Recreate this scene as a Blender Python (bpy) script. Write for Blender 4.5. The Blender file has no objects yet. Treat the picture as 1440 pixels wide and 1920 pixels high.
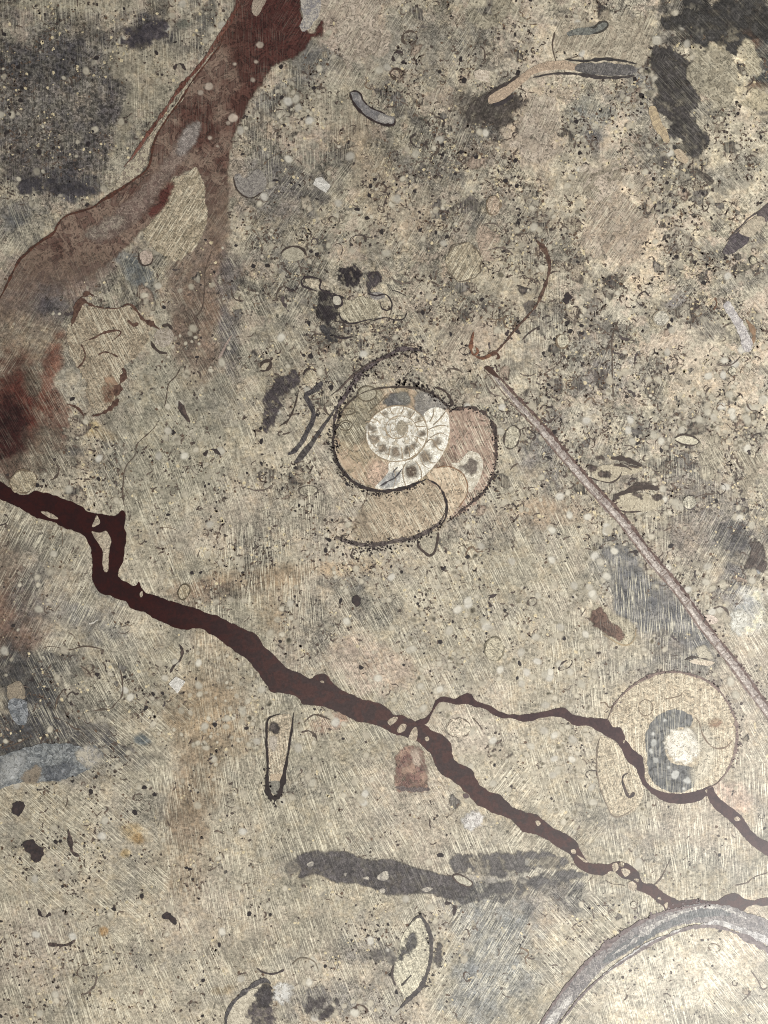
import bpy, math, random
import numpy as np
from mathutils import Vector
from mathutils.geometry import tessellate_polygon

SC = bpy.context.scene
COL = SC.collection
S = 0.00025                    # metres per layout unit: the slab is laid out in quarter millimetres
CX, CY = 720.0, 960.0

# ------------------------------------------------------------------ camera, light, exposure
cam_d = bpy.data.cameras.new('camera'); cam = bpy.data.objects.new('camera', cam_d); COL.objects.link(cam)
CAM_H = 0.60
cam.location = (0, 0, CAM_H)
cam_d.sensor_fit = 'VERTICAL'
cam_d.angle = 2 * math.atan(960 * S / CAM_H)
cam_d.clip_start = 0.01; cam_d.clip_end = 50
SC.camera = cam
world = bpy.data.worlds.new('World'); SC.world = world; world.use_nodes = True
world.node_tree.nodes['Background'].inputs[0].default_value = (0.93, 0.97, 1.0, 1)
world.node_tree.nodes['Background'].inputs[1].default_value = 0.16
def area(name, loc, target, size, size_y, power, col):
    d = bpy.data.lights.new(name, 'AREA'); d.shape = 'RECTANGLE'; d.size = size; d.size_y = size_y
    d.energy = power; d.color = col
    o = bpy.data.objects.new(name, d); COL.objects.link(o); o.location = loc
    o.rotation_euler = (Vector(target) - Vector(loc)).to_track_quat('-Z', 'Y').to_euler()
    return o
area('window_light', (0.92, -0.74, 0.82), (0.05, -0.05, 0), 1.0, 1.0, 51.0, (1.0, 0.99, 0.97))
SC.view_settings.view_transform = 'Standard'; SC.view_settings.look = 'None'
SC.view_settings.exposure = 0.0; SC.view_settings.gamma = 1.0
SC.render.engine = 'CYCLES'; SC.cycles.transparent_max_bounces = 16
SC.cycles.use_denoising = False; SC.cycles.filter_width = 1.1; SC.cycles.max_bounces = 3

# ------------------------------------------------------------------ helpers
def c(r, g, b):
    f = lambda v: (v / 255 / 12.92) if v / 255 <= 0.04045 else ((v / 255 + 0.055) / 1.055) ** 2.4
    return np.array([f(r), f(g), f(b)])
def hsh(ix, iy, seed):
    n = (ix.astype(np.int64) * 374761393 + iy.astype(np.int64) * 668265263 + seed * 982451653) & 0x7fffffff
    n = ((n ^ (n >> 13)) * 1274126177) & 0x7fffffff
    n = ((n ^ (n >> 16)) * 2246822519) & 0x7fffffff
    return ((n ^ (n >> 15)) & 0xffff) / 65535.0
def vnoise(x, y, seed):
    x0 = np.floor(x); y0 = np.floor(y); fx = x - x0; fy = y - y0
    fx = fx * fx * (3 - 2 * fx); fy = fy * fy * (3 - 2 * fy)
    a = hsh(x0, y0, seed); b = hsh(x0 + 1, y0, seed); d = hsh(x0, y0 + 1, seed); e = hsh(x0 + 1, y0 + 1, seed)
    return (a * (1 - fx) + b * fx) * (1 - fy) + (d * (1 - fx) + e * fx) * fy
def fbm(x, y, size, seed, octv=4, rough=0.55):
    x = np.asarray(x, float) / size; y = np.asarray(y, float) / size
    t = 0; a = 1; tot = 0
    for k in range(octv):
        t = t + a * vnoise(x * 2 ** k + 17.3 * k, y * 2 ** k - 9.1 * k, seed + 31 * k); tot += a; a *= rough
    return t / tot
def sstep(a, b, v):
    t = np.clip((v - a) / (b - a), 0, 1); return t * t * (3 - 2 * t)
def lerp(a, b, w): return a * (1 - w[..., None]) + b * w[..., None]

SITES = [(100,100,2),(250,250,2),(330,400,3),(560,250,2),(600,380,3),(720,60,3),(800,300,3),(1080,80,3),(1000,250,3),
 (1130,430,3),(1330,230,0),(1400,400,0),(1250,560,3),(1380,620,0),(1050,600,2),(1150,750,3),(1350,800,1),(150,700,1),
 (260,800,1),(380,900,1),(300,1020,1),(120,1130,3),(150,1280,1),(250,1400,0),(180,1600,0),(80,1850,1),(380,1450,2),
 (400,1650,2),(350,1800,1),(560,1550,1),(700,1750,1),(600,1700,1),(750,1500,1),(700,1130,1),(850,1180,1),(520,1080,2),
 (740,820,1),(880,800,1),(600,700,1),(700,600,1),(560,500,3),(850,500,3),(1000,1050,1),(1100,1250,2),(1280,1300,2),
 (1250,1130,2),(1400,1250,1),(1100,1450,1),(1050,1560,3),(1200,1580,2),(1350,1600,2),(1050,1770,0),(930,1760,3),
 (960,1880,3),(1250,1850,2),(1400,1830,0),(860,1620,1),(1250,950,2),(1300,1050,3),(200,550,1),(120,620,3),(450,600,1)]
ANG = (-47, -66, -83, 60)
_r = random.Random(4)
SITES = [(x, y, math.radians(ANG[k] + _r.uniform(-8, 8))) for x, y, k in SITES]
def saw(x, y):
    """direction of the sawing marks: one per area of the slab"""
    x = np.asarray(x, float); y = np.asarray(y, float)
    xx = x + 110 * (fbm(x, y, 60, 5, 4) - .5); yy = y + 110 * (fbm(x, y, 60, 6, 4) - .5)
    best = np.full(x.shape, 1e9); a = np.zeros(x.shape)
    for sx, sy, k in SITES:
        d = np.hypot(xx - sx, yy - sy); m = d < best; best = np.where(m, d, best); a = np.where(m, k, a)
    return a

# ------------------------------------------------------------------ materials (all procedural)
def stone(name, streak=0.6, mottle=0.35, fine=0.25, pits=0.5, rough=0.42, soft=False, bump=0.25, mix_size=22, spec=0.5, glint_col=(235, 226, 199), veil=0.0):
    m = bpy.data.materials.new(name); m.use_nodes = True
    nt = m.node_tree; N = nt.nodes; L = nt.links
    b = N['Principled BSDF']; out = N['Material Output']
    def node(t, **kw):
        n = N.new(t)
        for k, v in kw.items(): setattr(n, k, v)
        return n
    def math_(op, a, bb=None, clamp=False):
        n = node('ShaderNodeMath', operation=op, use_clamp=clamp)
        for i, v in enumerate((a, bb)):
            if v is None: continue
            if isinstance(v, (int, float)): n.inputs[i].default_value = v
            else: L.new(v, n.inputs[i])
        return n.outputs[0]
    def ramp(v, a, bb, lo=0.0, hi=1.0):
        n = node('ShaderNodeMapRange', interpolation_type='SMOOTHSTEP')
        L.new(v, n.inputs[0]); n.inputs[1].default_value = a; n.inputs[2].default_value = bb
        n.inputs[3].default_value = lo; n.inputs[4].default_value = hi
        return n.outputs[0]
    geo = node('ShaderNodeNewGeometry')
    px = node('ShaderNodeVectorMath', operation='SCALE'); L.new(geo.outputs['Position'], px.inputs[0]); px.inputs['Scale'].default_value = 1 / S
    flat = node('ShaderNodeVectorMath', operation='MULTIPLY'); L.new(px.outputs[0], flat.inputs[0]); flat.inputs[1].default_value = (1, 1, 0)
    P_ = flat.outputs[0]
    def noise(vec, size, detail=3, rgh=0.55, dist=0.0):
        n = node('ShaderNodeTexNoise'); L.new(vec, n.inputs['Vector']); n.inputs['Scale'].default_value = 1 / size
        n.inputs['Detail'].default_value = detail; n.inputs['Roughness'].default_value = rgh; n.inputs['Distortion'].default_value = dist
        return n.outputs['Fac']
    ta = node('ShaderNodeAttribute', attribute_name='tint'); tb = node('ShaderNodeAttribute', attribute_name='tint_b')
    nz = noise(P_, mix_size, 4, 0.66, 0.5)
    mx = node('ShaderNodeMix', data_type='RGBA'); L.new(ramp(nz, 0.44, 0.56), mx.inputs[0])
    L.new(ta.outputs['Color'], mx.inputs[6]); L.new(tb.outputs['Color'], mx.inputs[7])
    col = mx.outputs[2]
    nm = noise(P_, 9, 4, 0.8)
    if mottle < fine: nm = noise(P_, 6, 3, 0.9)
    v = math_('MULTIPLY', math_('SUBTRACT', nm, 0.5), (mottle + fine) * 3.5)
    v = math_('ADD', v, 1.0)
    if pits > 0:
        da = node('ShaderNodeAttribute', attribute_name='dirt')
        th = math_('SUBTRACT', noise(P_, 7.0, 3, 0.66, 0.4), math_('SUBTRACT', 0.675, math_('MULTIPLY', da.outputs['Fac'], 0.21)))
        pn = ramp(th, 0.0, 0.045, 0.0, pits)
        ln = math_('SUBTRACT', 1.0, ramp(math_('MINIMUM', math_('ABSOLUTE', math_('SUBTRACT', nz, 0.53)), math_('ABSOLUTE', math_('SUBTRACT', nz, 0.40))), 0.006, 0.04))
        ln = math_('MULTIPLY', ln, math_('MULTIPLY', ramp(da.outputs['Fac'], 0.12, 0.5, 0.0, 0.8), ramp(nm, 0.42, 0.52)))
        pn = math_('MAXIMUM', pn, ln)
        v = math_('MULTIPLY', v, math_('SUBTRACT', 1.0, pn))
    sc = node('ShaderNodeVectorMath', operation='SCALE'); L.new(col, sc.inputs[0]); L.new(v, sc.inputs['Scale'])
    col = sc.outputs[0]
    height = nm
    if streak > 0:
        at = node('ShaderNodeAttribute', attribute_name='saw')
        r = node('ShaderNodeVectorRotate', rotation_type='Z_AXIS'); L.new(P_, r.inputs['Vector'])
        L.new(math_('MULTIPLY', at.outputs['Fac'], -1.0), r.inputs['Angle'])
        outs = []
        for (lu, lv, a, bb, amp, off) in ((34, 1.6, 0.51, 0.68, 0.9, 0), (100, 1.9, 0.59, 0.66, 1.0, 311)):
            s = node('ShaderNodeVectorMath', operation='MULTIPLY_ADD'); L.new(r.outputs[0], s.inputs[0])
            s.inputs[1].default_value = (1 / lu, 1 / lv, 0); s.inputs[2].default_value = (off, off, 0)
            outs.append(math_('MULTIPLY', ramp(noise(s.outputs[0], 1.0, 1, 0.6), a, bb), amp))
        tot = math_('MAXIMUM', outs[0], outs[1])
        patch = ramp(noise(P_, 60, 2, 0.6), 0.36, 0.60, 0.25, 1.0)
        st = math_('MULTIPLY', math_('MULTIPLY', tot, patch), ramp(nm, 0.34, 0.54, 0.38, 1.0))
        sa = node('ShaderNodeAttribute', attribute_name='polish')
        st = math_('MULTIPLY', st, sa.outputs['Fac'])
        m2 = node('ShaderNodeMix', data_type='RGBA'); L.new(math_('MULTIPLY', st, streak, True), m2.inputs[0])
        L.new(col, m2.inputs[6]); m2.inputs[7].default_value = (*c(*glint_col), 1)  # saw marks whose bright glint is partly mixed into the base colour
        col = m2.outputs[2]
    if streak > 0: L.new(math_('ADD', math_('MULTIPLY', st, 0.55), spec * .9), b.inputs['Specular IOR Level'])
    L.new(col, b.inputs['Base Color'])
    b.inputs['Roughness'].default_value = rough
    if streak <= 0: b.inputs['Specular IOR Level'].default_value = spec
    if bump > 0.5:
        bp = node('ShaderNodeBump'); bp.inputs['Strength'].default_value = bump; bp.inputs['Distance'].default_value = 0.0002
        L.new(height, bp.inputs['Height']); L.new(bp.outputs[0], b.inputs['Normal'])
    if soft:
        aa = node('ShaderNodeAttribute', attribute_name='cover'); L.new(aa.outputs['Fac'], b.inputs['Alpha'])
    return m

M = {}
M['lime'] = stone('limestone', 0.66, 0.52, 0.54, 0.70, 0.44, bump=0.3, mix_size=17)
M['limes'] = stone('limestone_blend', 0.72, 0.34, 0.34, 0.65, 0.44, soft=True)
M['calc'] = stone('calcite', 0.25, 0.28, 0.24, 0.25, 0.40, mix_size=7)
M['calcs'] = stone('calcite_blend', 0.15, 0.3, 0.2, 0.1, 0.40, soft=True, mix_size=9)
M['vein'] = stone('iron_vein', 0.0, 0.2, 0.24, 0.0, 0.40, bump=0.12, mix_size=26)
M['veins'] = stone('iron_vein_blend', 0.10, 0.20, 0.22, 0.15, 0.42, soft=True, bump=0.15, mix_size=26)
M['dark'] = stone('dark_shell', 0.0, 0.35, 0.3, 0.0, 0.42, bump=0.2, mix_size=8)
M['slate'] = stone('slate_shell', 0.08, 0.38, 0.5, 0.35, 0.42, bump=0.2, mix_size=10)
M['slates'] = stone('slate_shell_blend', 0.07, 0.36, 0.5, 0.3, 0.42, soft=True, bump=0.2, mix_size=10)
M['tanshell'] = stone('tan_shell_fill', 0.78, 0.26, 0.26, 0.25, 0.42, mix_size=40)
M['grain'] = stone('pale_grain', 0.0, 0.15, 0.15, 0.0, 0.42, soft=True, bump=0.1)

# ------------------------------------------------------------------ mesh building
def set_attr(me, name, kind, data):
    a = me.attributes.new(name, kind, 'POINT')
    a.data.foreach_set('color' if kind == 'FLOAT_COLOR' else 'value', np.ascontiguousarray(data, np.float32).ravel())
def rgba(col, n):
    col = np.asarray(col, float)
    if col.ndim == 1: col = np.tile(col, (n, 1))
    return np.hstack([col, np.ones((n, 1))])
def desat(t, k=.8):
    t = np.asarray(t, float); l = (t @ np.array([.25, .65, .1]))[..., None]; return l + (t - l) * k
LAYER = 1.8e-5; SUB = [0]
def build(name, mat, xy, faces, layer, tint, tint_b=None, cover=None, polish=1.0, parent=None, skirt=True, origin=None, dirt=0.42):
    """one mesh object from layout points; a skirt carries its rim 2 mm down into the stone"""
    xy = np.asarray(xy, float); n = len(xy)
    if parent is not None and origin is None: origin = parent['_o']
    if origin is None: origin = (xy[:, 0].mean(), xy[:, 1].mean())
    SUB[0] = (SUB[0] + 1) % 40
    X = (xy[:, 0] - origin[0]) * S; Y = -(xy[:, 1] - origin[1]) * S; Z = np.full(n, (layer + SUB[0] / 44) * LAYER)
    V = np.stack([X, Y, Z], 1)
    sv = saw(xy[:, 0], xy[:, 1]) if not skirt else np.full(n, float(saw(xy[:, 0].mean(), xy[:, 1].mean())))
    faces = [tuple(f) for f in faces]
    if mat not in ('vein', 'veins', 'dark'): tint = desat(tint); tint_b = None if tint_b is None else desat(tint_b)
    tint = rgba(tint, n); tint_b = (tint * np.array([.86, .86, .86, 1])) if tint_b is None else rgba(tint_b, n)
    cv = np.ones(n) if cover is None else np.asarray(cover, float)
    pl = np.full(n, polish) if np.isscalar(polish) else np.asarray(polish)
    if skirt:
        ec = {}
        for f in faces:
            for i in range(len(f)):
                a, b = f[i], f[(i + 1) % len(f)]; ec[(a, b)] = 1
        bd = [e for e in ec if (e[1], e[0]) not in ec]
        idx = {}
        for a, b in bd:
            for k in (a, b):
                if k not in idx: idx[k] = n + len(idx)
        src = np.array(list(idx.keys()), int)
        if len(src):
            lo = V[src].copy(); lo[:, 2] -= 0.002
            V = np.vstack([V, lo]); sv = np.concatenate([sv, sv[src]]); tint = np.vstack([tint, tint[src]]); tint_b = np.vstack([tint_b, tint_b[src]])
            cv = np.concatenate([cv, cv[src]]); pl = np.concatenate([pl, pl[src]])
            faces += [(b, a, idx[a], idx[b]) for a, b in bd]
    me = bpy.data.meshes.new(name); me.from_pydata(V.tolist(), [], faces)
    set_attr(me, 'tint', 'FLOAT_COLOR', tint); set_attr(me, 'tint_b', 'FLOAT_COLOR', tint_b)
    set_attr(me, 'saw', 'FLOAT', sv); set_attr(me, 'dirt', 'FLOAT', np.full(len(sv), dirt)); set_attr(me, 'cover', 'FLOAT', cv); set_attr(me, 'polish', 'FLOAT', pl)
    me.materials.append(M[mat])
    o = bpy.data.objects.new(name, me); COL.objects.link(o)
    if parent is None:
        o.location = ((origin[0] - CX) * S, (CY - origin[1]) * S, 0)
        o['_o'] = origin
    else:
        o.parent = parent; o['_o'] = origin
    return o
def thing(name, label, cat, x, y, group=None):
    o = bpy.data.objects.new(name, None); COL.objects.link(o); o.empty_display_size = 0.01
    o.location = ((x - CX) * S, (CY - y) * S, 0); o['_o'] = (x, y)
    return tag(o, label, cat, group)
def tag(o, label, cat, group=None):
    o['label'] = label; o['category'] = cat
    if group: o['group'] = group
    return o
def spline(pts, closed=False, step=4.0):
    p = [np.array(q[:2], float) for q in pts]; n = len(p); out = []
    rng = range(n) if closed else range(n - 1)
    for i in rng:
        if closed: a, b, d, e = p[(i - 1) % n], p[i], p[(i + 1) % n], p[(i + 2) % n]
        else: a, b, d, e = p[max(i - 1, 0)], p[i], p[i + 1], p[min(i + 2, n - 1)]
        k = max(2, int(np.linalg.norm(d - b) / step) + 1)
        for j in range(k):
            t = j / k
            out.append(0.5 * ((2 * b) + (-a + d) * t + (2 * a - 5 * b + 4 * d - e) * t * t + (-a + 3 * b - 3 * d + e) * t ** 3))
    if not closed: out.append(p[-1])
    return np.array(out)
def normals(q, closed):
    if closed: t = np.roll(q, -1, 0) - np.roll(q, 1, 0)
    else: t = np.gradient(q, axis=0)
    t /= np.maximum(np.linalg.norm(t, axis=1, keepdims=True), 1e-6)
    return np.stack([-t[:, 1], t[:, 0]], 1)
SEED = [100]
def nseed(): SEED[0] += 1; return SEED[0]
def tess(q):
    tris = tessellate_polygon([[Vector((a, b, 0)) for a, b in q]])
    out = []
    for t in tris:
        a, b, d = (q[i] for i in t)
        cr = (b[0] - a[0]) * (d[1] - a[1]) - (b[1] - a[1]) * (d[0] - a[0])
        if abs(cr) < 1e-9: continue
        out.append(tuple(t) if cr < 0 else (t[0], t[2], t[1]))     # layout y runs down: clockwise there faces up
    return out
def poly(name, mat, pts, layer, tint, tint_b=None, jit=1.2, jsize=9, parent=None, smooth=True, polish=1.0, step=3.5):
    q = spline(pts, True, step) if smooth else densify(pts, step)
    nn = normals(q, True); s = nseed()
    q = q + nn * ((fbm(q[:, 0], q[:, 1], jsize, s, 3, .65) - .5) * 3.4 * jit)[:, None]
    return build(name, mat, q, tess(q), layer, tint, tint_b, parent=parent, polish=polish)
def densify(pts, step):
    out = []
    for i in range(len(pts)):
        a = np.array(pts[i], float); b = np.array(pts[(i + 1) % len(pts)], float)
        k = max(1, int(np.linalg.norm(b - a) / step))
        out += [a + (b - a) * j / k for j in range(k)]
    return np.array(out)
def ell(cx, cy, rx, ry=None, rot=0, n=16):
    ry = rx if ry is None else ry; r = math.radians(rot)
    return [(cx + rx * math.cos(t) * math.cos(r) - ry * math.sin(t) * math.sin(r), cy + rx * math.cos(t) * math.sin(r) + ry * math.sin(t) * math.cos(r)) for t in (2 * math.pi * k / n for k in range(n))]
def ribbon(name, mat, pts, layer, tint, width=3.0, tint_b=None, jit=0.6, jsize=9, closed=False, taper=True, parent=None, polish=1.0, wob=0.8):
    """a line of stone of uneven width; pts may carry their own width as a third number"""
    q = spline(pts, closed, 3.0); nn = normals(q, closed); s = nseed(); n = len(q)
    if len(pts[0]) > 2:
        ws = np.array([p[2] for p in pts], float)
        ctrl = np.array([[i * 10.0, w] for i, w in enumerate(ws)])
        w = np.interp(np.linspace(0, len(pts) - (0 if closed else 1), n), np.arange(len(ws)), ws)
    else: w = np.full(n, float(width))
    w = w * (1 + jit * 3.2 * (fbm(q[:, 0], q[:, 1], jsize, s, 3, .7) - .5) + jit * .9 * (fbm(q[:, 0], q[:, 1], 40, s + 3, 2) - .5))
    q = q + nn * ((fbm(q[:, 0], q[:, 1], jsize * 1.5, s + 7, 2) - .5) * 2 * wob)[:, None]
    if taper and not closed:
        k = np.arange(n) / max(n - 1, 1); w = w * np.clip(np.minimum(k, 1 - k) * 8 + 0.25, 0, 1)
    w = np.maximum(w, 0.06)
    xy = np.empty((2 * n, 2)); xy[0::2] = q + nn * (w / 2)[:, None]; xy[1::2] = q - nn * (w / 2)[:, None]
    F = []
    for i in range(n if closed else n - 1):
        j = (i + 1) % n; F.append((2 * i, 2 * j, 2 * j + 1, 2 * i + 1))
    return build(name, mat, xy, F, layer, tint, tint_b, parent=parent, polish=polish)
def sdist(pts, x, y):
    """signed distance (inside positive) to a polygon"""
    p = np.asarray(pts, float); q = np.roll(p, -1, 0); d = np.full(x.shape, 1e9); ins = np.zeros(x.shape, bool)
    for (ax, ay), (bx, by) in zip(p, q):
        ex, ey = bx - ax, by - ay; L2 = ex * ex + ey * ey + 1e-9
        t = np.clip(((x - ax) * ex + (y - ay) * ey) / L2, 0, 1)
        d = np.minimum(d, np.hypot(x - ax - t * ex, y - ay - t * ey))
        if abs(ey) > 1e-9:
            cr = ((ay > y) != (by > y)) & (x < ex * (y - ay) / ey + ax); ins ^= cr
    return np.where(ins, d, -d)
def patch(name, mat, pts, layer, tint, tint_b=None, edge=4.0, rag=4.0, rsize=14, step=3.0, cover=1.0, parent=None, holes=0.0, hsize=10, colfn=None, covfn=None, polish=1.0, smooth=True, warp=0.0):
    """a body whose margin fades raggedly into the stone round it"""
    q = spline(pts, True, 6) if smooth else np.array(pts, float)
    x0, y0 = q.min(0) - edge - rag * 1.6; x1, y1 = q.max(0) + edge + rag * 1.6
    gx = np.arange(x0, x1 + step, step); gy = np.arange(y0, y1 + step, step)
    X, Y = np.meshgrid(gx, gy); s = nseed()
    XW, YW = (X + (fbm(X, Y, 38, s + 11, 4) - .5) * 2 * warp, Y + (fbm(X, Y, 38, s + 12, 4) - .5) * 2 * warp) if warp else (X, Y)
    d = sdist(q, XW, YW) + (fbm(X, Y, rsize, s, 4, .65) - .5) * 3.8 * rag
    a = sstep(-edge * .5, edge * .5, d) * cover
    if holes > 0: a = a * (1 - holes * sstep(.5, .62, fbm(X, Y, hsize, s + 3, 3, .6)))
    if covfn is not None: a = a * covfn(X, Y)
    keep = a > 0.02; W = len(gx)
    cell = keep[:-1, :-1] | keep[1:, :-1] | keep[:-1, 1:] | keep[1:, 1:]
    ii, jj = np.nonzero(cell); base = ii * W + jj
    quads = np.stack([base, base + W, base + W + 1, base + 1], 1)
    used = np.unique(quads); remap = np.full(X.size, -1); remap[used] = np.arange(len(used))
    xy = np.stack([X.ravel()[used], Y.ravel()[used]], 1)
    if colfn is not None: tint, tint_b = colfn(xy[:, 0], xy[:, 1])
    else:
        v = (1 + (fbm(xy[:, 0], xy[:, 1], 26, s + 5, 4, .65) - .5) * .9)[:, None]; tint_b = tint * .88 if tint_b is None else tint_b
        tint = np.asarray(tint)[None] * v; tint_b = np.asarray(tint_b)[None] * v
    return build(name, mat, xy, remap[quads].tolist(), layer, tint, tint_b, cover=a.ravel()[used], parent=parent, skirt=False, polish=polish)
def crust(name, mat, path, layer, tint, n, spread, r0, r1, parent, closed=False):
    """tiny crumbs strung along a line, joined into one part"""
    q = spline(path, closed, 2.0); rnd = random.Random(nseed()); xy = []; F = []
    nn = normals(q, closed)
    for _ in range(n):
        i = rnd.randrange(len(q)); off = rnd.gauss(0, spread); x, y = q[i] + nn[i] * off; add_crumb(xy, F, x, y, rnd.uniform(r0, r1), rnd)
    o = build(name, mat, xy, F, layer, tint, parent=parent, skirt=False); o['kind'] = 'stuff'
    return o
def add_crumb(xy, F, x, y, r, rnd, el=None):
    k = rnd.randint(6, 8); b = len(xy); a0 = rnd.random() * 6.28; st = rnd.uniform(.55, 1.0) if el is None else el; ro = rnd.random() * 3.14
    for i in range(k):
        a = a0 - 6.2832 * i / k; rr = r * rnd.uniform(.6, 1.25)
        u, v = rr * math.cos(a), rr * math.sin(a) * st
        xy.append((x + u * math.cos(ro) - v * math.sin(ro), y + u * math.sin(ro) + v * math.cos(ro)))
    F.append(tuple(range(b, b + k)))
# ------------------------------------------------------------------ the slab: matrix colour, natural stains and some painted light
X0, X1, Y0, Y1, ST = -330, 1770, -330, 2250, 3.0
gx = np.arange(X0, X1 + 1, ST); gy = np.arange(Y0, Y1 + 1, ST)
GX, GY = np.meshgrid(gx, gy); NX, NY = len(gx), len(gy)
n1 = fbm(GX, GY, 320, 11); n2 = fbm(GX, GY, 110, 12); n3 = fbm(GX, GY, 38, 13); n4 = fbm(GX, GY, 13, 14, 3, .65); n5 = fbm(GX, GY, 190, 15); n6 = fbm(GX, GY, 60, 16)
KHAKI = c(153, 142, 116); BEIGE = c(172, 158, 130); PINK = c(170, 152, 130); OLIVE = c(134, 125, 103); GREY = c(128, 122, 112)
col = lerp(KHAKI, BEIGE, sstep(.38, .62, n1))
col = lerp(col, PINK, .55 * sstep(.52, .68, n5))
col = lerp(col, OLIVE, .42 * sstep(.50, .66, n2))
col = lerp(col, GREY, .38 * sstep(.55, .70, n6))
busy = np.clip(sstep(1050, 350, GY) * .9 + .5 * sstep(900, 1300, GX) * sstep(1250, 850, GY) + .25, 0, 1)
col = lerp(col, c(98, 91, 84), .35 * busy * sstep(.55, .68, n3))
col = lerp(col, c(198, 184, 152), .28 * busy * sstep(.56, .68, fbm(GX, GY, 26, 17)))
nc = fbm(GX, GY, 42, 18, 5, .6); nd = fbm(GX, GY, 30, 19, 5, .62)
col = lerp(col, c(104, 97, 90), .38 * busy * sstep(.575, .60, nc)); col = lerp(col, c(190, 176, 148), .3 * busy * sstep(.44, .42, nc))
col = lerp(col, c(176, 152, 128), .5 * busy * sstep(.58, .60, nd)); col = lerp(col, c(78, 72, 69), .6 * busy * sstep(.405, .38, nd))
polish = 1.2 - .6 * busy; dirt = .22 + .42 * busy * sstep(.42, .62, fbm(GX, GY, 48, 41)) + .2 * (fbm(GX, GY, 90, 42) - .5)
wx = (fbm(GX, GY, 45, 21) - .5); wy = (fbm(GX, GY, 45, 22) - .5); wf = (fbm(GX, GY, 15, 23, 3, .6) - .5)
grainf = fbm(GX, GY, 11, 24, 3, .6); grainc = fbm(GX, GY, 24, 25, 4, .6)
def stain(cx, cy, rx, ry, rot, colr, k=1.0, soft=.35, rag=.5, grain=0.0, pol=None):
    """a patch of differently coloured rock"""
    global col, polish, dirt
    R = max(rx, ry) * 1.9 + 40
    i0, i1 = np.searchsorted(gy, [cy - R, cy + R]); j0, j1 = np.searchsorted(gx, [cx - R, cx + R]); sl = (slice(i0, i1), slice(j0, j1))
    r = math.radians(rot); m = min(rx, ry)
    x = GX[sl] - cx + wx[sl] * rag * 90 * min(1, m / 45); y = GY[sl] - cy + wy[sl] * rag * 90 * min(1, m / 45)
    u = (x * math.cos(r) + y * math.sin(r)) / rx; v = (-x * math.sin(r) + y * math.cos(r)) / ry
    d = np.hypot(u, v) + wf[sl] * rag * 1.3
    w = sstep(1 + soft, 1 - soft, d) * k
    dirt[sl] = dirt[sl] * (1 - w) + w * (grain * 1.15 + .1)
    if grain > 0: w = w * (1 - .75 * grain * sstep(.62, .45, .5 * grainf[sl] + .5 * grainc[sl]))
    colr = c(*colr)[None, None] * (1 + (n4[sl] - .5) * .7)[..., None]
    col[sl] = lerp(col[sl], colr, w)
    if pol is not None: polish[sl] = polish[sl] * (1 - w) + pol * w
INK = (74, 70, 74); PUR = (92, 84, 84); SLT = (84, 84, 86)
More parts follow.
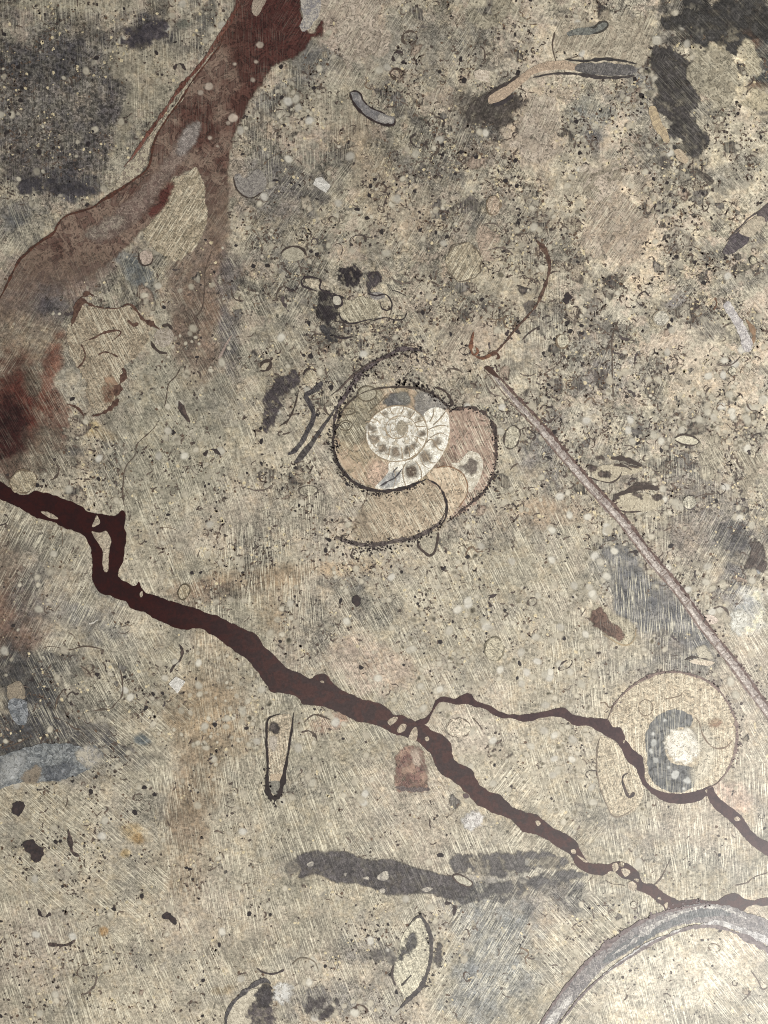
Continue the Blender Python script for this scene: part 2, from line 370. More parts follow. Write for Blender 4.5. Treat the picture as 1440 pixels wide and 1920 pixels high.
for a in [
  # dark speckled corner, top left
  (100,200,150,160,0,(128,119,110),.9,.25,.5,.6,.15),(90,210,120,140,0,(108,101,98),.6,.3,.6,.72,.12),(60,110,100,40,0,INK,.7,.3,1.0,.6,.12),(140,100,45,40,20,INK,.7,.3,1.0,.6,.12),
  (275,62,38,32,0,INK,.9,.3,.8,.4,.3),(225,70,40,20,0,INK,.6,.3,.8,.5,.3),(25,130,35,40,0,INK,.7,.3,1.0,.6,.12),(210,150,28,18,0,INK,.8,.3,.8,.4,.3),(200,210,30,60,15,PUR,.7,.3,1.0,.6,.12),(130,345,75,24,8,INK,.95,.3,.8,.35,.25),(60,320,45,30,0,PUR,.8,.3,.8,.5,.3),
  (25,400,50,30,0,SLT,.85,.4,.8,.3,.4),(60,290,70,30,0,PUR,.7,.3,1.0,.6,.12),(170,290,50,40,0,PUR,.7,.3,1.0,.6,.12),(5,20,30,20,0,PUR,.6,.3,.8,.4,.5),
  (230,120,30,40,0,(150,138,112),.7,.3,.5),(235,230,14,70,14,(140,130,105),.7,.3,.4),(290,140,50,70,20,(146,134,108),.6,.4,.4),(150,8,120,14,0,(150,140,114),.7,.4,.4),
  (388,28,16,42,15,(70,70,68),.9,.35,.7,.2,.4),(345,46,14,10,0,(80,84,74),.7,.4,.6,0,.4),(315,70,16,12,0,INK,.8,.3,.7,.3,.4),
  # around the fork of the red vein
  (110,520,130,60,-25,(124,100,86),.9,.45,.5,0,.3),(70,560,110,60,-10,(118,98,86),.8,.4,.5,.2,.3),(95,585,45,40,20,(96,90,90),.85,.4,.7,.25,.4),(75,590,12,34,28,(66,60,66),.8,.4,.7,.2,.3),
  (370,530,62,100,10,(112,92,76),.95,.35,.5,0,.35),(365,660,48,100,5,(124,98,78),.9,.35,.6,.2,.35),(405,420,26,110,3,(122,98,80),.85,.35,.5,0,.4),(395,350,30,50,0,(112,86,74),.8,.35,.4,0,.3),
  (262,525,42,22,60,(88,92,92),.9,.35,.6,.15,.6),(240,490,30,14,40,(96,98,96),.8,.4,.6,.1,.5),(430,640,18,80,-8,(92,86,88),.8,.4,.7,.3,.7),(425,520,22,50,0,(100,92,92),.7,.4,.7,.3,.6),(395,770,50,40,0,(104,98,94),.7,.45,.7,.3,.7),(360,620,16,60,10,(84,70,60),.7,.4,.7,.2,.4),
  # rust, far left
  (50,640,90,50,0,(122,102,80),.7,.4,.6,.2,.4),(20,770,90,110,0,(98,72,52),.85,.4,.6,.1,.35),(18,785,66,95,0,(84,32,18),1,.4,.6,.12,.2),(8,810,40,60,0,(50,17,13),1,.35,.5,0,.1),(100,690,18,64,10,(112,56,34),.85,.4,.8,.2,.3),(110,780,20,54,5,(104,52,32),.8,.4,.8,.2,.3),(60,720,22,22,0,(84,76,60),.7,.4,.7,.2,.4),(20,840,50,20,0,(60,24,18),.8,.4,.7,.1,.2),(45,870,50,20,0,(104,84,66),.8,.4,.6,.2,.4),
  (100,860,60,50,0,(116,102,82),.7,.4,.6,.3,.6),(185,815,34,10,6,(168,138,84),.7,.5,.7,.2,.7),(175,800,12,10,0,(186,160,96),.7,.5,.6,0,.7),(200,760,50,40,0,(118,106,88),.6,.4,.6,.3,.7),
  (215,870,50,50,0,(104,98,90),.65,.4,.8,.4,.7),(145,845,16,14,0,(66,62,66),.8,.4,.6,.2,.5),(330,850,110,150,20,(140,132,108),.75,.4,.4),(300,730,50,60,0,(140,132,110),.7,.4,.4),
  # upper middle
  (600,110,55,22,-12,(92,90,88),.9,.35,.6,.15,.5),(545,165,60,20,-30,(100,98,96),.8,.4,.7,.25,.8),(595,90,24,24,0,(86,84,84),.7,.4,.6,.2,.5),(640,215,24,30,0,(92,84,80),.7,.4,.8,.3,.6),(530,380,60,40,0,(104,98,96),.7,.4,.8,.4,.7),
  (660,250,40,60,10,(172,146,112),.5,.4,.5),(490,340,40,60,0,(126,118,112),.6,.4,.7,.3,.7),(560,350,60,30,10,(112,104,98),.6,.4,.8,.35,.7),(640,300,26,22,0,(84,80,76),.7,.4,.8,.3,.5),(620,190,90,40,0,(150,140,112),.5,.4,.5),
  (700,50,110,90,0,(150,138,118),.5,.4,.5),(800,90,90,60,0,(134,126,112),.6,.4,.7,.2,.8),(870,60,50,30,-20,(112,106,96),.6,.4,.8,.3,.7),(930,215,50,40,0,(78,72,66),.85,.4,.9,.35,.4),(900,270,50,40,0,(84,80,78),.7,.4,.9,.4,.5),(970,195,20,14,-30,(58,54,58),.8,.4,.7,.2,.3),
  (860,190,30,30,0,(96,84,72),.6,.4,.8,.3,.6),(800,340,60,70,0,(112,106,98),.55,.4,.9,.5,.7),(700,340,50,50,0,(150,130,100),.5,.4,.6),(760,400,70,60,0,(166,146,116),.5,.4,.6),(900,420,60,50,0,(112,106,98),.5,.4,.9,.4,.7),
  # top right dark mass
  (1370,45,130,62,0,(50,46,44),1,.15,.8,.3,.25),(1400,150,60,20,-10,(60,56,52),.8,.2,.9,.4,.3),(1275,45,60,40,20,(66,61,56),.95,.15,.9,.3,.35),(1425,110,30,70,10,(56,57,56),.95,.15,.6,.2,.3),(1250,140,70,46,0,(64,59,55),.95,.18,.9,.35,.45),
  (1170,135,75,15,4,(98,94,90),.9,.3,.5,.15,.4),(1205,190,40,50,0,(112,108,102),.75,.4,.7,.25,.6),(1110,215,34,60,10,(104,106,102),.75,.4,.7,.2,.6),(1110,270,16,26,0,(74,70,74),.8,.4,.6,.2,.4),(1400,70,30,16,20,(92,62,40),.7,.4,.7,.1,.3),(1415,160,22,12,0,(108,78,48),.7,.4,.6,.1,.4),
  (1225,290,40,30,0,(84,80,76),.7,.4,.8,.35,.5),(1180,330,60,40,0,(118,112,102),.6,.4,.9,.4,.6),(1350,130,50,60,-20,(158,146,116),.8,.3,.6),(1385,100,22,50,-20,(176,164,134),.7,.3,.7),(1410,185,34,26,0,(176,162,132),.7,.3,.6),(1370,300,90,80,30,(164,152,124),.6,.4,.6),
  (1310,330,30,40,0,(96,92,86),.6,.4,.9,.4,.6),(1380,330,30,50,40,(108,104,98),.6,.4,.9,.4,.6),(1010,470,70,90,0,(156,142,116),.5,.4,.5),
  # pinkish beige clasts
  (1110,85,110,55,-5,(170,156,130),.9,.25,.4),(1000,250,55,75,10,(170,150,124),.9,.22,.4),(1170,420,70,110,-25,(170,150,122),.8,.35,.5),(1080,340,60,60,0,(160,146,120),.7,.4,.5),(660,48,62,62,0,(172,150,128),.9,.2,.35),
  (1040,470,50,30,0,(110,104,94),.5,.4,.9,.4,.7),(1000,440,40,60,0,(118,110,98),.5,.4,.9,.4,.7),(880,640,60,60,0,(166,144,118),.6,.4,.5),(950,520,80,60,0,(150,138,112),.6,.4,.5),
  # right of centre
  (1120,700,60,60,0,(118,112,106),.7,.4,.8,.3,.8),(1125,690,20,24,0,(90,84,84),.7,.4,.7,.2,.6),(1030,660,60,60,0,(136,128,110),.6,.4,.7,.3,.9),(1340,740,80,80,0,(158,142,116),.7,.4,.4,0,.5),(1280,790,60,40,0,(126,120,106),.6,.4,.7,.2,.6),(1385,520,40,14,-40,(100,94,94),.5,.5,.7,.3,.7),(1270,560,22,14,-30,(106,100,100),.7,.4,.7,.2,.7),
  (1020,830,30,60,35,(104,98,98),.8,.4,.7,.25,.5),(1040,890,22,40,30,(104,98,98),.7,.4,.7,.3,.5),(1160,890,50,30,0,(120,112,100),.6,.4,.8,.3,.7),(1290,900,90,40,10,(112,106,100),.6,.4,.9,.4,.8),(1330,990,80,50,0,(108,100,98),.75,.4,.9,.4,.7),(1390,1030,50,60,0,(84,80,80),.8,.4,.9,.35,.5),(1370,1010,36,30,0,(70,66,68),.8,.4,.9,.3,.4),
  (1260,1030,60,60,30,(134,120,104),.7,.4,.8,.3,.7),(1370,1100,30,40,-20,(104,100,104),.7,.4,.8,.3,.6),(1400,1150,36,40,0,(206,202,190),.8,.4,.8,.2,.8),(1390,1140,20,20,0,(104,110,118),.6,.4,.8,.2,.6),
  (1165,1085,48,80,-20,(110,108,104),.8,.4,.6,.15,1),(1225,1135,60,60,45,(92,92,94),.9,.35,.5,.1,1),(1290,1185,60,26,45,(88,88,92),.9,.35,.5,.1,1),(1250,1215,40,34,0,(104,98,94),.8,.4,.6,.25,.8),(1235,1180,20,16,0,(84,66,58),.7,.4,.8,.3,.6),(1300,1245,50,24,10,(100,96,96),.6,.4,.8,.3,.8),
  (1240,1250,70,24,-10,(120,114,106),.6,.4,.7,.3,.8),(1340,1330,30,60,-40,(140,136,126),.5,.4,.6),
  # left, below the dark vein
  (15,1170,64,90,0,(108,80,64),.95,.4,.5,.1,.35),(60,1120,34,60,15,(96,92,88),.7,.4,.7,.25,.6),(15,1040,40,50,0,(112,88,68),.7,.45,.6,.2,.7),(60,1010,60,40,20,(112,106,92),.6,.4,.7,.3,.9),(180,1170,50,34,20,(100,98,96),.7,.4,.7,.2,.9),(120,1150,40,30,0,(114,110,104),.6,.4,.7,.2,.9),(225,1120,60,14,22,(108,106,102),.6,.4,.7,.2,.8),
  (40,1280,70,70,0,(70,66,64),1,.4,.6,.2,.4),(30,1385,75,45,0,(66,64,66),1,.4,.6,.15,.35),(65,1330,55,80,0,(68,66,66),1,.4,.6,.2,.4),(150,1375,120,28,22,(74,71,72),.95,.35,.6,.2,.8),(100,1240,75,24,10,(80,77,75),.8,.4,.7,.25,.7),(180,1330,60,30,10,(112,106,96),.5,.4,.8,.4,.9),(185,1440,60,30,0,(104,100,94),.6,.4,.7,.25,.8),(210,1300,60,60,0,(128,120,100),.5,.4,.7,.3),
  (265,1388,18,11,20,(84,92,94),.9,.3,.5,0,.5),(90,1540,70,60,20,(140,130,106),.6,.4,.5,.2),(280,1520,60,30,20,(112,108,98),.5,.4,.8,.4),(330,1500,30,60,0,(120,112,98),.6,.4,.5,.1,.8),
  (390,1350,75,95,0,(140,118,86),.9,.4,.4,0,.5),(350,1560,36,130,0,(130,108,82),.85,.45,.4,0,.6),(370,1480,45,70,0,(132,112,84),.8,.4,.4,0,.7),(400,1220,50,40,20,(144,124,96),.6,.4,.5),(250,1560,26,14,30,(150,122,66),.7,.45,.6,.1,.9),(235,1600,10,8,0,(158,128,64),.8,.4,.5,0,.8),(262,1572,12,10,0,(136,104,50),.8,.4,.5,0,.8),(193,1745,9,9,0,(138,104,52),.9,.3,.4,0,.6),(420,1855,24,10,-10,(146,118,66),.6,.45,.6,.1,.8),(330,1615,60,40,0,(140,124,98),.6,.4,.4),(60,1790,80,90,0,(158,140,120),.5,.4,.5),
  # brown smear right of the dark vein
  (480,1085,140,24,-8,(148,122,88),.75,.4,.5,.1),(380,1110,60,24,0,(140,110,84),.6,.4,.6,.1),(430,1110,60,14,-8,(92,82,70),.6,.4,.9,.4),(520,1130,40,70,0,(146,122,88),.6,.4,.5,.1),(470,1040,30,50,0,(92,90,84),.6,.4,.9,.45),(655,1065,60,14,-4,(160,134,98),.6,.4,.5),(620,1150,70,50,0,(136,124,104),.5,.4,.7,.2),
  (640,1095,44,18,-6,(92,90,86),.75,.4,.9,.3,.8),(700,1140,50,30,20,(110,106,98),.6,.4,.9,.45,.9),(590,1180,40,50,0,(106,102,94),.55,.4,.9,.5,.8),(700,1250,80,50,20,(168,144,122),.7,.4,.5,0,.9),(620,1350,50,16,-25,(148,108,88),.7,.4,.7,.2,.7),(1010,965,90,26,-10,(158,132,102),.75,.4,.5,.1,.9),(900,1000,100,34,-8,(120,112,100),.6,.4,.9,.45,.9),
  (560,690,90,60,0,(122,114,98),.5,.4,.8,.35),(600,600,70,40,0,(118,112,100),.5,.4,.8,.4),(520,480,60,50,0,(116,112,104),.5,.4,.8,.4),(500,1000,60,40,0,(122,116,100),.5,.4,.8,.4),(560,940,60,50,0,(126,118,102),.5,.4,.8,.35),(880,560,50,40,0,(124,116,100),.5,.4,.8,.3),
  # bottom
  (905,1715,80,60,20,(112,112,110),.8,.4,.7,.25,1.1),(930,1800,70,90,0,(136,136,130),.7,.4,.7,.25,1.1),(890,1860,50,60,-30,(118,120,120),.7,.4,.7,.25,1.1),(1060,1680,50,34,20,(98,94,94),.85,.35,.8,.4,.6),(1000,1690,26,40,10,(112,108,106),.7,.4,.8,.3,.7),(960,1650,90,20,-4,(122,118,112),.6,.4,.6,.2,.8),(680,1790,50,26,10,(110,106,102),.65,.4,.9,.45,.8),(600,1880,60,40,0,(118,114,110),.6,.4,.9,.4,.8),(720,1890,60,30,0,(128,124,116),.5,.4,.8,.4),
  (960,1790,30,60,0,(120,120,116),.6,.4,.8,.3,1),(1130,1520,60,40,10,(128,122,112),.5,.4,.9,.4,.9),(1270,1600,120,22,8,(150,144,130),.5,.4,.8,.4),(1370,1500,36,28,30,(176,146,122),.7,.4,.5,0,.6),(1100,1420,50,60,0,(164,152,130),.5,.4,.5),(860,1370,60,40,0,(178,160,138),.6,.4,.5),(560,1470,40,26,0,(124,118,106),.5,.4,.9,.45),(1250,1840,150,70,-15,(184,172,148),.7,.4,.4),(1400,1740,40,60,40,(178,158,130),.6,.4,.6)]:
    stain(*a)
col = col * (1 + (n4 - .5) * .6)[..., None]
col = col * (1 + .38 * sstep(850, 1250, GX) * sstep(1000, 700, GY))[..., None]  # light from the right painted in: upper right colour made brighter
lum = (col @ np.array([.25, .65, .1]))[..., None]; col = lum + (col - lum) * .74; col = col * .92; col = np.minimum(col, c(204, 192, 166)); dirt = np.clip(dirt, 0, 1)
col_b = lerp(col * np.array([.84, .85, .85]), col * np.array([1.10, 1.06, 1.0]), sstep(.42, .58, fbm(GX, GY, 34, 30)))

def slab_mesh():
    n = NX * NY
    V = np.zeros((n, 3)); V[:, 0] = (GX.ravel() - CX) * S; V[:, 1] = (CY - GY.ravel()) * S
    base = (np.arange(NY - 1)[:, None] * NX + np.arange(NX - 1)[None]).ravel()
    quads = np.stack([base, base + NX, base + NX + 1, base + 1], 1)
    T = 0.02                                                  # a 2 cm plate
    rim = np.concatenate([np.arange(NX), np.arange(1, NY) * NX + NX - 1, (NY - 1) * NX + np.arange(NX - 2, -1, -1), np.arange(NY - 2, 0, -1) * NX])
    low = V[rim].copy(); low[:, 2] = -T
    m = len(rim); i = np.arange(m); j = (i + 1) % m
    side = np.stack([rim[i], rim[j], n + j, n + i], 1)
    Vall = np.vstack([V, low]); Q = np.vstack([quads, side])
    me = bpy.data.meshes.new('stone_slab')
    me.vertices.add(len(Vall)); me.vertices.foreach_set('co', Vall.ravel())
    nl = len(Q) * 4 + m
    me.loops.add(nl); me.loops.foreach_set('vertex_index', np.concatenate([Q.ravel(), n + i]).astype(np.int32))
    me.polygons.add(len(Q) + 1); me.polygons.foreach_set('loop_start', np.concatenate([np.arange(len(Q)) * 4, [len(Q) * 4]]).astype(np.int32))
    me.update(calc_edges=True); me.validate()
    pad = lambda A: np.concatenate([A, A[rim]], 0)
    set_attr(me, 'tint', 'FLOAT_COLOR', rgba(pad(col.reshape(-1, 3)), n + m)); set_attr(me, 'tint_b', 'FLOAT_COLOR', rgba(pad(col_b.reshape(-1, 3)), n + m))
    set_attr(me, 'saw', 'FLOAT', pad(saw(GX, GY).ravel())); set_attr(me, 'dirt', 'FLOAT', pad(dirt.ravel())); set_attr(me, 'polish', 'FLOAT', pad(polish.ravel())); set_attr(me, 'cover', 'FLOAT', np.ones(n + m))
    me.materials.append(M['lime'])
    return me
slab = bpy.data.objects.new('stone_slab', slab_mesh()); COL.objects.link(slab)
slab['kind'] = 'structure'; slab['_o'] = (CX, CY)
slab['label'] = 'polished beige fossil limestone slab filling the whole picture'
# ------------------------------------------------------------------ veins
DK = c(50, 40, 38); DK2 = c(74, 62, 56); TAN = c(172, 150, 120); TAN2 = c(150, 132, 106); WHT = c(240, 234, 218); WHT2 = c(212, 202, 180)
def chips(parent, lst, layer, tint=TAN, tint_b=TAN2, name='inclusion', mat='calc'):
    for p in lst: poly(name, mat, p, layer, tint, tint_b, .6, 6, parent)
VA = [(-40,885),(0,902),(20,914),(36,926),(50,928),(66,921),(90,925),(120,935),(150,948),(165,960),(185,962),(215,966),(230,957),(236,972),(234,990),(236,1010),(232,1040),(226,1065),(222,1080),(240,1092),(254,1098),(261,1091),(270,1108),(300,1120),(340,1133),(365,1140),(395,1152),(415,1157),(440,1172),(468,1182),(482,1190),(500,1215),(530,1245),(560,1262),(580,1272),(598,1263),(615,1268),(630,1285),(650,1297),(680,1312),(698,1315),(725,1325),(738,1340),(755,1342),(775,1350),(800,1360),(815,1372),(830,1378),(845,1392),(850,1420),(860,1430),(885,1445),(900,1470),(915,1483),(935,1490),(960,1512),(985,1523),(1010,1530),(1030,1545),(1045,1555),(1075,1572),(1087,1590),(1095,1608),(1110,1618),(1140,1620),(1160,1615),(1180,1622),(1195,1635),(1205,1652),(1225,1658),(1240,1672),(1260,1683),(1275,1690),(1300,1686),(1330,1688),(1350,1688),(1365,1676),(1385,1678),(1400,1686),(1440,1684),(1520,1670),
 (1520,1690),(1440,1697),(1405,1698),(1390,1708),(1350,1702),(1310,1698),(1275,1708),(1255,1715),(1243,1700),(1230,1688),(1210,1673),(1195,1668),(1180,1650),(1165,1645),(1150,1634),(1135,1640),(1110,1640),(1085,1628),(1075,1615),(1065,1600),(1045,1588),(1030,1578),(1005,1565),(980,1558),(960,1538),(940,1530),(920,1522),(900,1512),(885,1500),(870,1482),(855,1468),(835,1455),(820,1440),(806,1412),(782,1390),(760,1381),(735,1375),(710,1362),(690,1355),(670,1352),(650,1342),(630,1335),(605,1325),(570,1320),(560,1310),(540,1300),(510,1297),(500,1285),(490,1270),(478,1255),(465,1238),(440,1220),(420,1205),(395,1190),(375,1180),(340,1180),(310,1170),(290,1160),(270,1148),(245,1140),(235,1128),(210,1118),(190,1113),(178,1100),(172,1080),(174,1060),(172,1040),(165,1015),(155,1002),(135,993),(120,990),(95,978),(70,972),(50,962),(30,948),(0,938),(-40,925)]
t = thing('iron_vein', 'thick dark maroon vein running from the left edge diagonally to the lower right', 'mineral vein', 560, 1290)
o = poly('vein_body', 'vein', VA, 6, c(56, 24, 21), c(46, 24, 23), 2.0, 13, t)
me = o.data; co = np.empty(len(me.vertices) * 3); me.vertices.foreach_get('co', co); vx = co.reshape(-1, 3)[:, 0] / S + 560
w = sstep(300, 620, vx)
for nm, a, b in (('tint', c(42, 11, 8), c(70, 50, 46)), ('tint_b', c(35, 10, 9), c(60, 48, 46))):
    me.attributes[nm].data.foreach_set('color', rgba(lerp(a, b, w), len(w)).astype(np.float32).ravel())
chips(t, [[(172,997),(186,999),(200,996),(208,1013),(206,1027),(204,1040),(203,1070),(195,1070),(192,1053),(193,1035),(183,1017)], [(173,987),(178,974),(182,967),(188,980),(180,986)], [(77,959),(92,961),(109,972),(96,972),(84,966)],
 [(727,1352),(738,1344),(746,1345),(742,1353),(732,1360)],[(744,1370),(753,1357),(762,1360),(758,1370),(750,1374)],[(766,1385),(772,1370),(780,1363),(783,1375),(780,1388)],[(796,1384),(802,1381),(805,1386),(800,1390)],
 [(1004,1540),(1010,1539),(1014,1545),(1008,1549)],[(1070,1594),(1077,1592),(1080,1599),(1073,1600)],[(1082,1604),(1090,1607),(1102,1616),(1094,1616)],[(1148,1622),(1156,1618),(1160,1628),(1152,1634)],[(1165,1630),(1176,1629),(1182,1636),(1172,1644)],[(1176,1656),(1186,1652),(1194,1660),(1190,1670),(1180,1668)],[(1188,1648),(1197,1648),(1196,1654)],[(1232,1684),(1238,1682),(1240,1688)],[(1245,1696),(1252,1692),(1250,1704)],
 [(600,1278),(606,1276),(608,1281)],[(262,1113),(267,1108),(268,1116),(264,1120)]], 7, c(186, 168, 140), c(150, 134, 112))
poly('inclusion', 'vein', [(868,0+1490),(875,1488),(880,1494),(872,1497)], 7, c(88, 74, 72), None, .5, 6, t)
VB = [(800,1345),(810,1330),(820,1312),(835,1306),(855,1310),(870,1302),(885,1302),(893,1315),(915,1322),(940,1335),(960,1340),(985,1340),(1020,1335),(1045,1328),(1060,1328),(1075,1340),(1100,1345),(1125,1347),(1140,1350),(1150,1363),(1165,1365),(1175,1390),(1195,1412),(1204,1418),(1208,1440),(1209,1456),(1215,1468),(1230,1480),(1260,1488),(1300,1485),(1325,1475),(1335,1474),(1343,1490),(1360,1505),(1385,1525),(1400,1545),(1420,1568),(1440,1578),(1500,1610),(1500,1640),(1440,1605),(1420,1592),(1400,1575),(1370,1540),(1345,1520),(1332,1505),(1325,1493),(1310,1503),(1270,1507),(1240,1500),(1225,1490),(1208,1475),(1198,1455),(1190,1438),(1175,1425),(1160,1395),(1145,1385),(1128,1375),(1105,1362),(1080,1360),(1065,1352),(1050,1345),(1020,1345),(990,1353),(960,1347),(935,1345),(905,1328),(890,1325),(870,1319),(855,1322),(835,1316),(820,1320),(812,1335),(802,1354),(788,1362),(780,1352)]
t = thing('iron_vein', 'thin brown vein branching off to the right and wrapping under the small ammonite', 'mineral vein', 1120, 1420)
poly('vein_body', 'vein', VB, 8, c(66, 47, 45), c(56, 40, 40), 1.3, 9, t)
chips(t, [[(1167,1389),(1172,1388),(1170,1394)],[(1376,1535),(1383,1531),(1388,1537),(1380,1539)],[(1322,1482),(1326,1480),(1325,1486)]], 9, c(190, 172, 148))

# broad red-brown vein, top left
VC = [(470,-60),(560,-60),(563,0),(567,40),(580,62),(589,60),(604,40),(606,70),(586,68),(570,90),(548,108),(530,116),(511,124),(496,146),(486,165),(472,180),(457,213),(446,232),(440,253),(432,275),(429,290),(427,335),(426,380),(424,440),(410,470),(385,420),(383,352),(372,326),(360,316),(340,328),(322,333),(313,370),(292,402),(262,437),(220,478),(180,510),(110,550),(40,585),(-20,610),(-20,575),(0,556),(23,511),(47,478),(67,458),(100,435),(123,406),(177,386),(213,362),(273,319),(287,272),(320,212),(360,153),(400,92),(420,60),(445,0)]
def vc_col(x, y):
    n = fbm(x, y, 60, 301); f = fbm(x, y, 20, 302)
    w = sstep(0.40, 0.62, n + .35 * sstep(330, 60, y) * sstep(340, 520, x) + .25 * sstep(430, 480, x) - .28 * sstep(300, 480, y))
    a = lerp(c(126, 106, 92), c(90, 62, 53), w); b = lerp(c(100, 78, 68), c(72, 46, 39), w)
    m = sstep(230, 60, y) * sstep(425, 490, x); a = lerp(a, c(74, 40, 35), m * .9); b = lerp(b, c(66, 36, 32), m * .9)
    e = sstep(440, 560, y); a = lerp(a, c(128, 106, 90), e); b = lerp(b, c(112, 92, 82), e)
    return a * (1 + (f - .5) * .3)[:, None], b
t = thing('iron_vein', 'broad forked red brown vein crossing the upper left of the slab', 'mineral vein', 350, 250)
patch('vein_body', 'veins', VC, 5, None, edge=6, rag=3.5, rsize=12, parent=t, colfn=vc_col, covfn=lambda x, y: (1 - .9 * sstep(440, 570, y)) * (1 - .75 * sstep(300, 420, y) * sstep(340, 385, x)), polish=.8)
patch('pale_streak', 'slates', [(372,232),(366,262),(350,290),(330,320),(308,350),(290,375),(270,400),(245,425),(215,445),(180,452),(158,440),(175,425),(210,405),(240,375),(275,340),(310,300),(335,262),(350,240)], 6, c(150, 128, 112), c(128, 104, 92), 9, 5, 16, parent=t, cover=.75)
patch('pale_core', 'slates', [(372,228),(374,245),(362,275),(340,292),(330,285),(342,252),(355,235)], 7, c(160, 148, 138), c(138, 126, 118), 6, 4, 14, parent=t, cover=.8)
patch('pale_core', 'slates', [(232,405),(222,425),(200,440),(172,446),(160,438),(185,420),(210,408)], 7, c(166, 150, 130), c(140, 122, 108), 8, 5, 14, parent=t, cover=.75)
patch('red_patch', 'veins', [(322,345),(318,372),(298,400),(285,408),(278,402),(295,385),(302,360)], 7, c(104, 58, 52), c(92, 52, 46), 7, 5, 14, parent=t, cover=.7)
ribbon('dark_margin', 'dark', [(452,8,5),(432,42,4),(420,64,3),(413,85,2.5),(392,112,2.5),(360,153,3),(342,183,2.5),(320,213,3.5),(300,243,3),(288,272,3.5),(283,300,3.5),(273,320,3.5),(245,342,3),(213,363,3),(192,376,5),(177,387,7),(160,394,3),(123,406,3.5),(108,422,3),(100,437,4),(67,460,5),(47,478,5),(34,492,4),(23,513,3.5),(10,540,3),(0,560,3),(-20,590,3)], 8, c(62, 42, 34), tint_b=c(84, 54, 42), parent=t)
ribbon('dark_margin', 'veins', [(452,-4,9),(433,36,7),(413,66,6),(392,100,6),(365,135,6),(340,162,6),(310,206,6),(280,248,5),(255,285,4),(233,313,3)], 8, c(92, 56, 46), tint_b=c(112, 74, 62), parent=t)
poly('pale_strip', 'calc', [(408,78),(400,86),(388,104),(376,122),(362,142),(344,166),(336,182),(326,198),(312,216),(300,232),(292,244),(276,262),(262,284),(240,308),(226,330),(216,350),(228,348),(252,332),(268,318),(276,300),(282,276),(290,258),(300,242),(314,222),(324,206),(340,190),(350,172),(362,152),(378,130),(390,112),(402,94)], 7, c(186, 172, 142), c(138, 122, 104), 2.0, 9, t)
poly('white_chip', 'calc', [(566,-20),(564,10),(568,32),(562,50),(569,60),(580,52),(588,40),(598,30),(602,0),(600,-20)], 9, c(176, 166, 152), c(136, 130, 130), 1.5, 8, t)
poly('pale_chip', 'calc', [(478,-10),(500,-10),(497,6),(488,22),(480,30),(472,18)], 9, c(166, 146, 124), None, 1.5, 8, t)
for x, y, r in ((437,221,9),(428,231,4),(474,150,5),(487,84,7),(480,116,4),(408,274,3),(394,258,4),(392,162,8),(376,174,5),(440,120,4)): patch('pale_grain', 'grain', ell(x, y, r, r*.9, 0, 10), 8, c(176, 158, 138), None, 2.5, 1, 8, 1.6, .85, t)
for x, y, r in ((300, 387, 10), (325, 450, 0)):
    if r: pass
# tan wedge in the fork
w = poly('limestone_wedge', 'lime', [(367,313),(376,330),(384,352),(386,380),(391,400),(382,430),(368,460),(350,478),(330,490),(305,478),(285,462),(270,436),(284,418),(297,402),(308,384),(316,360),(320,338),(338,330),(352,326)], 7, c(170, 152, 122), c(146, 130, 102), 2.0, 10)
tag(w, 'tan wedge of limestone in the fork of the broad red brown vein', 'rock wedge')

# slate grey branching body, bottom
t = thing('branch_fossil', 'slate grey branching fossil lying level above the bottom oval shell', 'fossil', 800, 1640)
patch('main_branch', 'slates', [(556,1612),(575,1600),(605,1597),(650,1598),(675,1608),(700,1614),(740,1611),(765,1620),(800,1632),(850,1642),(880,1650),(890,1665),(878,1680),(860,1688),(820,1680),(790,1676),(745,1678),(715,1672),(690,1660),(655,1655),(625,1650),(605,1644),(590,1640),(570,1645),(558,1645),(565,1630)], 6, c(96, 89, 87), c(78, 72, 71), 4, 3.5, 30, step=2.5, parent=t, cover=.95, holes=.3, hsize=7)
patch('side_branch', 'slates', [(815,1618),(850,1602),(900,1600),(950,1594),(1000,1594),(1050,1606),(1068,1618),(1050,1630),(1000,1632),(960,1640),(900,1640),(870,1632),(830,1625)], 6, c(102, 96, 92), c(86, 81, 79), 5, 9, 26, step=2.5, parent=t, cover=.85, holes=.6, hsize=16)
patch('side_branch', 'slates', [(880,1660),(930,1655),(980,1650),(1030,1642),(1090,1636),(1085,1646),(1040,1655),(1000,1668),(960,1682),(910,1690),(870,1690)], 6, c(104, 99, 96), c(88, 84, 82), 6, 10, 26, step=2.5, parent=t, cover=.8, holes=.7, hsize=14)
patch('tip', 'slates', [(560,1610),(545,1612),(533,1625),(540,1642),(552,1640),(560,1630)], 6, c(128, 120, 110), c(104, 98, 92), 5, 4, 9, parent=t, cover=.6, holes=.5)
chips(t, [[(706,1646),(715,1636),(726,1634),(729,1646),(720,1651)],[(680,1646),(690,1643),(692,1650)],[(712,1668),(720,1666),(722,1672),(715,1675)],[(575,1620),(585,1615),(589,1621),(580,1625)],[(790,1668),(800,1672),(812,1666),(802,1663)],[(644,1638),(650,1636),(648,1643)]], 8, c(178, 168, 150), c(140, 132, 122))
q = poly('shell_piece', 'calc', [(850,1642),(862,1640),(878,1648),(886,1656),(880,1662),(864,1658)], 9, c(186, 178, 154), c(160, 152, 130), .8, 6, t)
ribbon('shell_rim', 'dark', [(850,1642),(862,1640),(878,1648),(886,1656),(880,1662),(864,1658),(853,1650)], 10, DK2, 2.2, closed=True, parent=t)
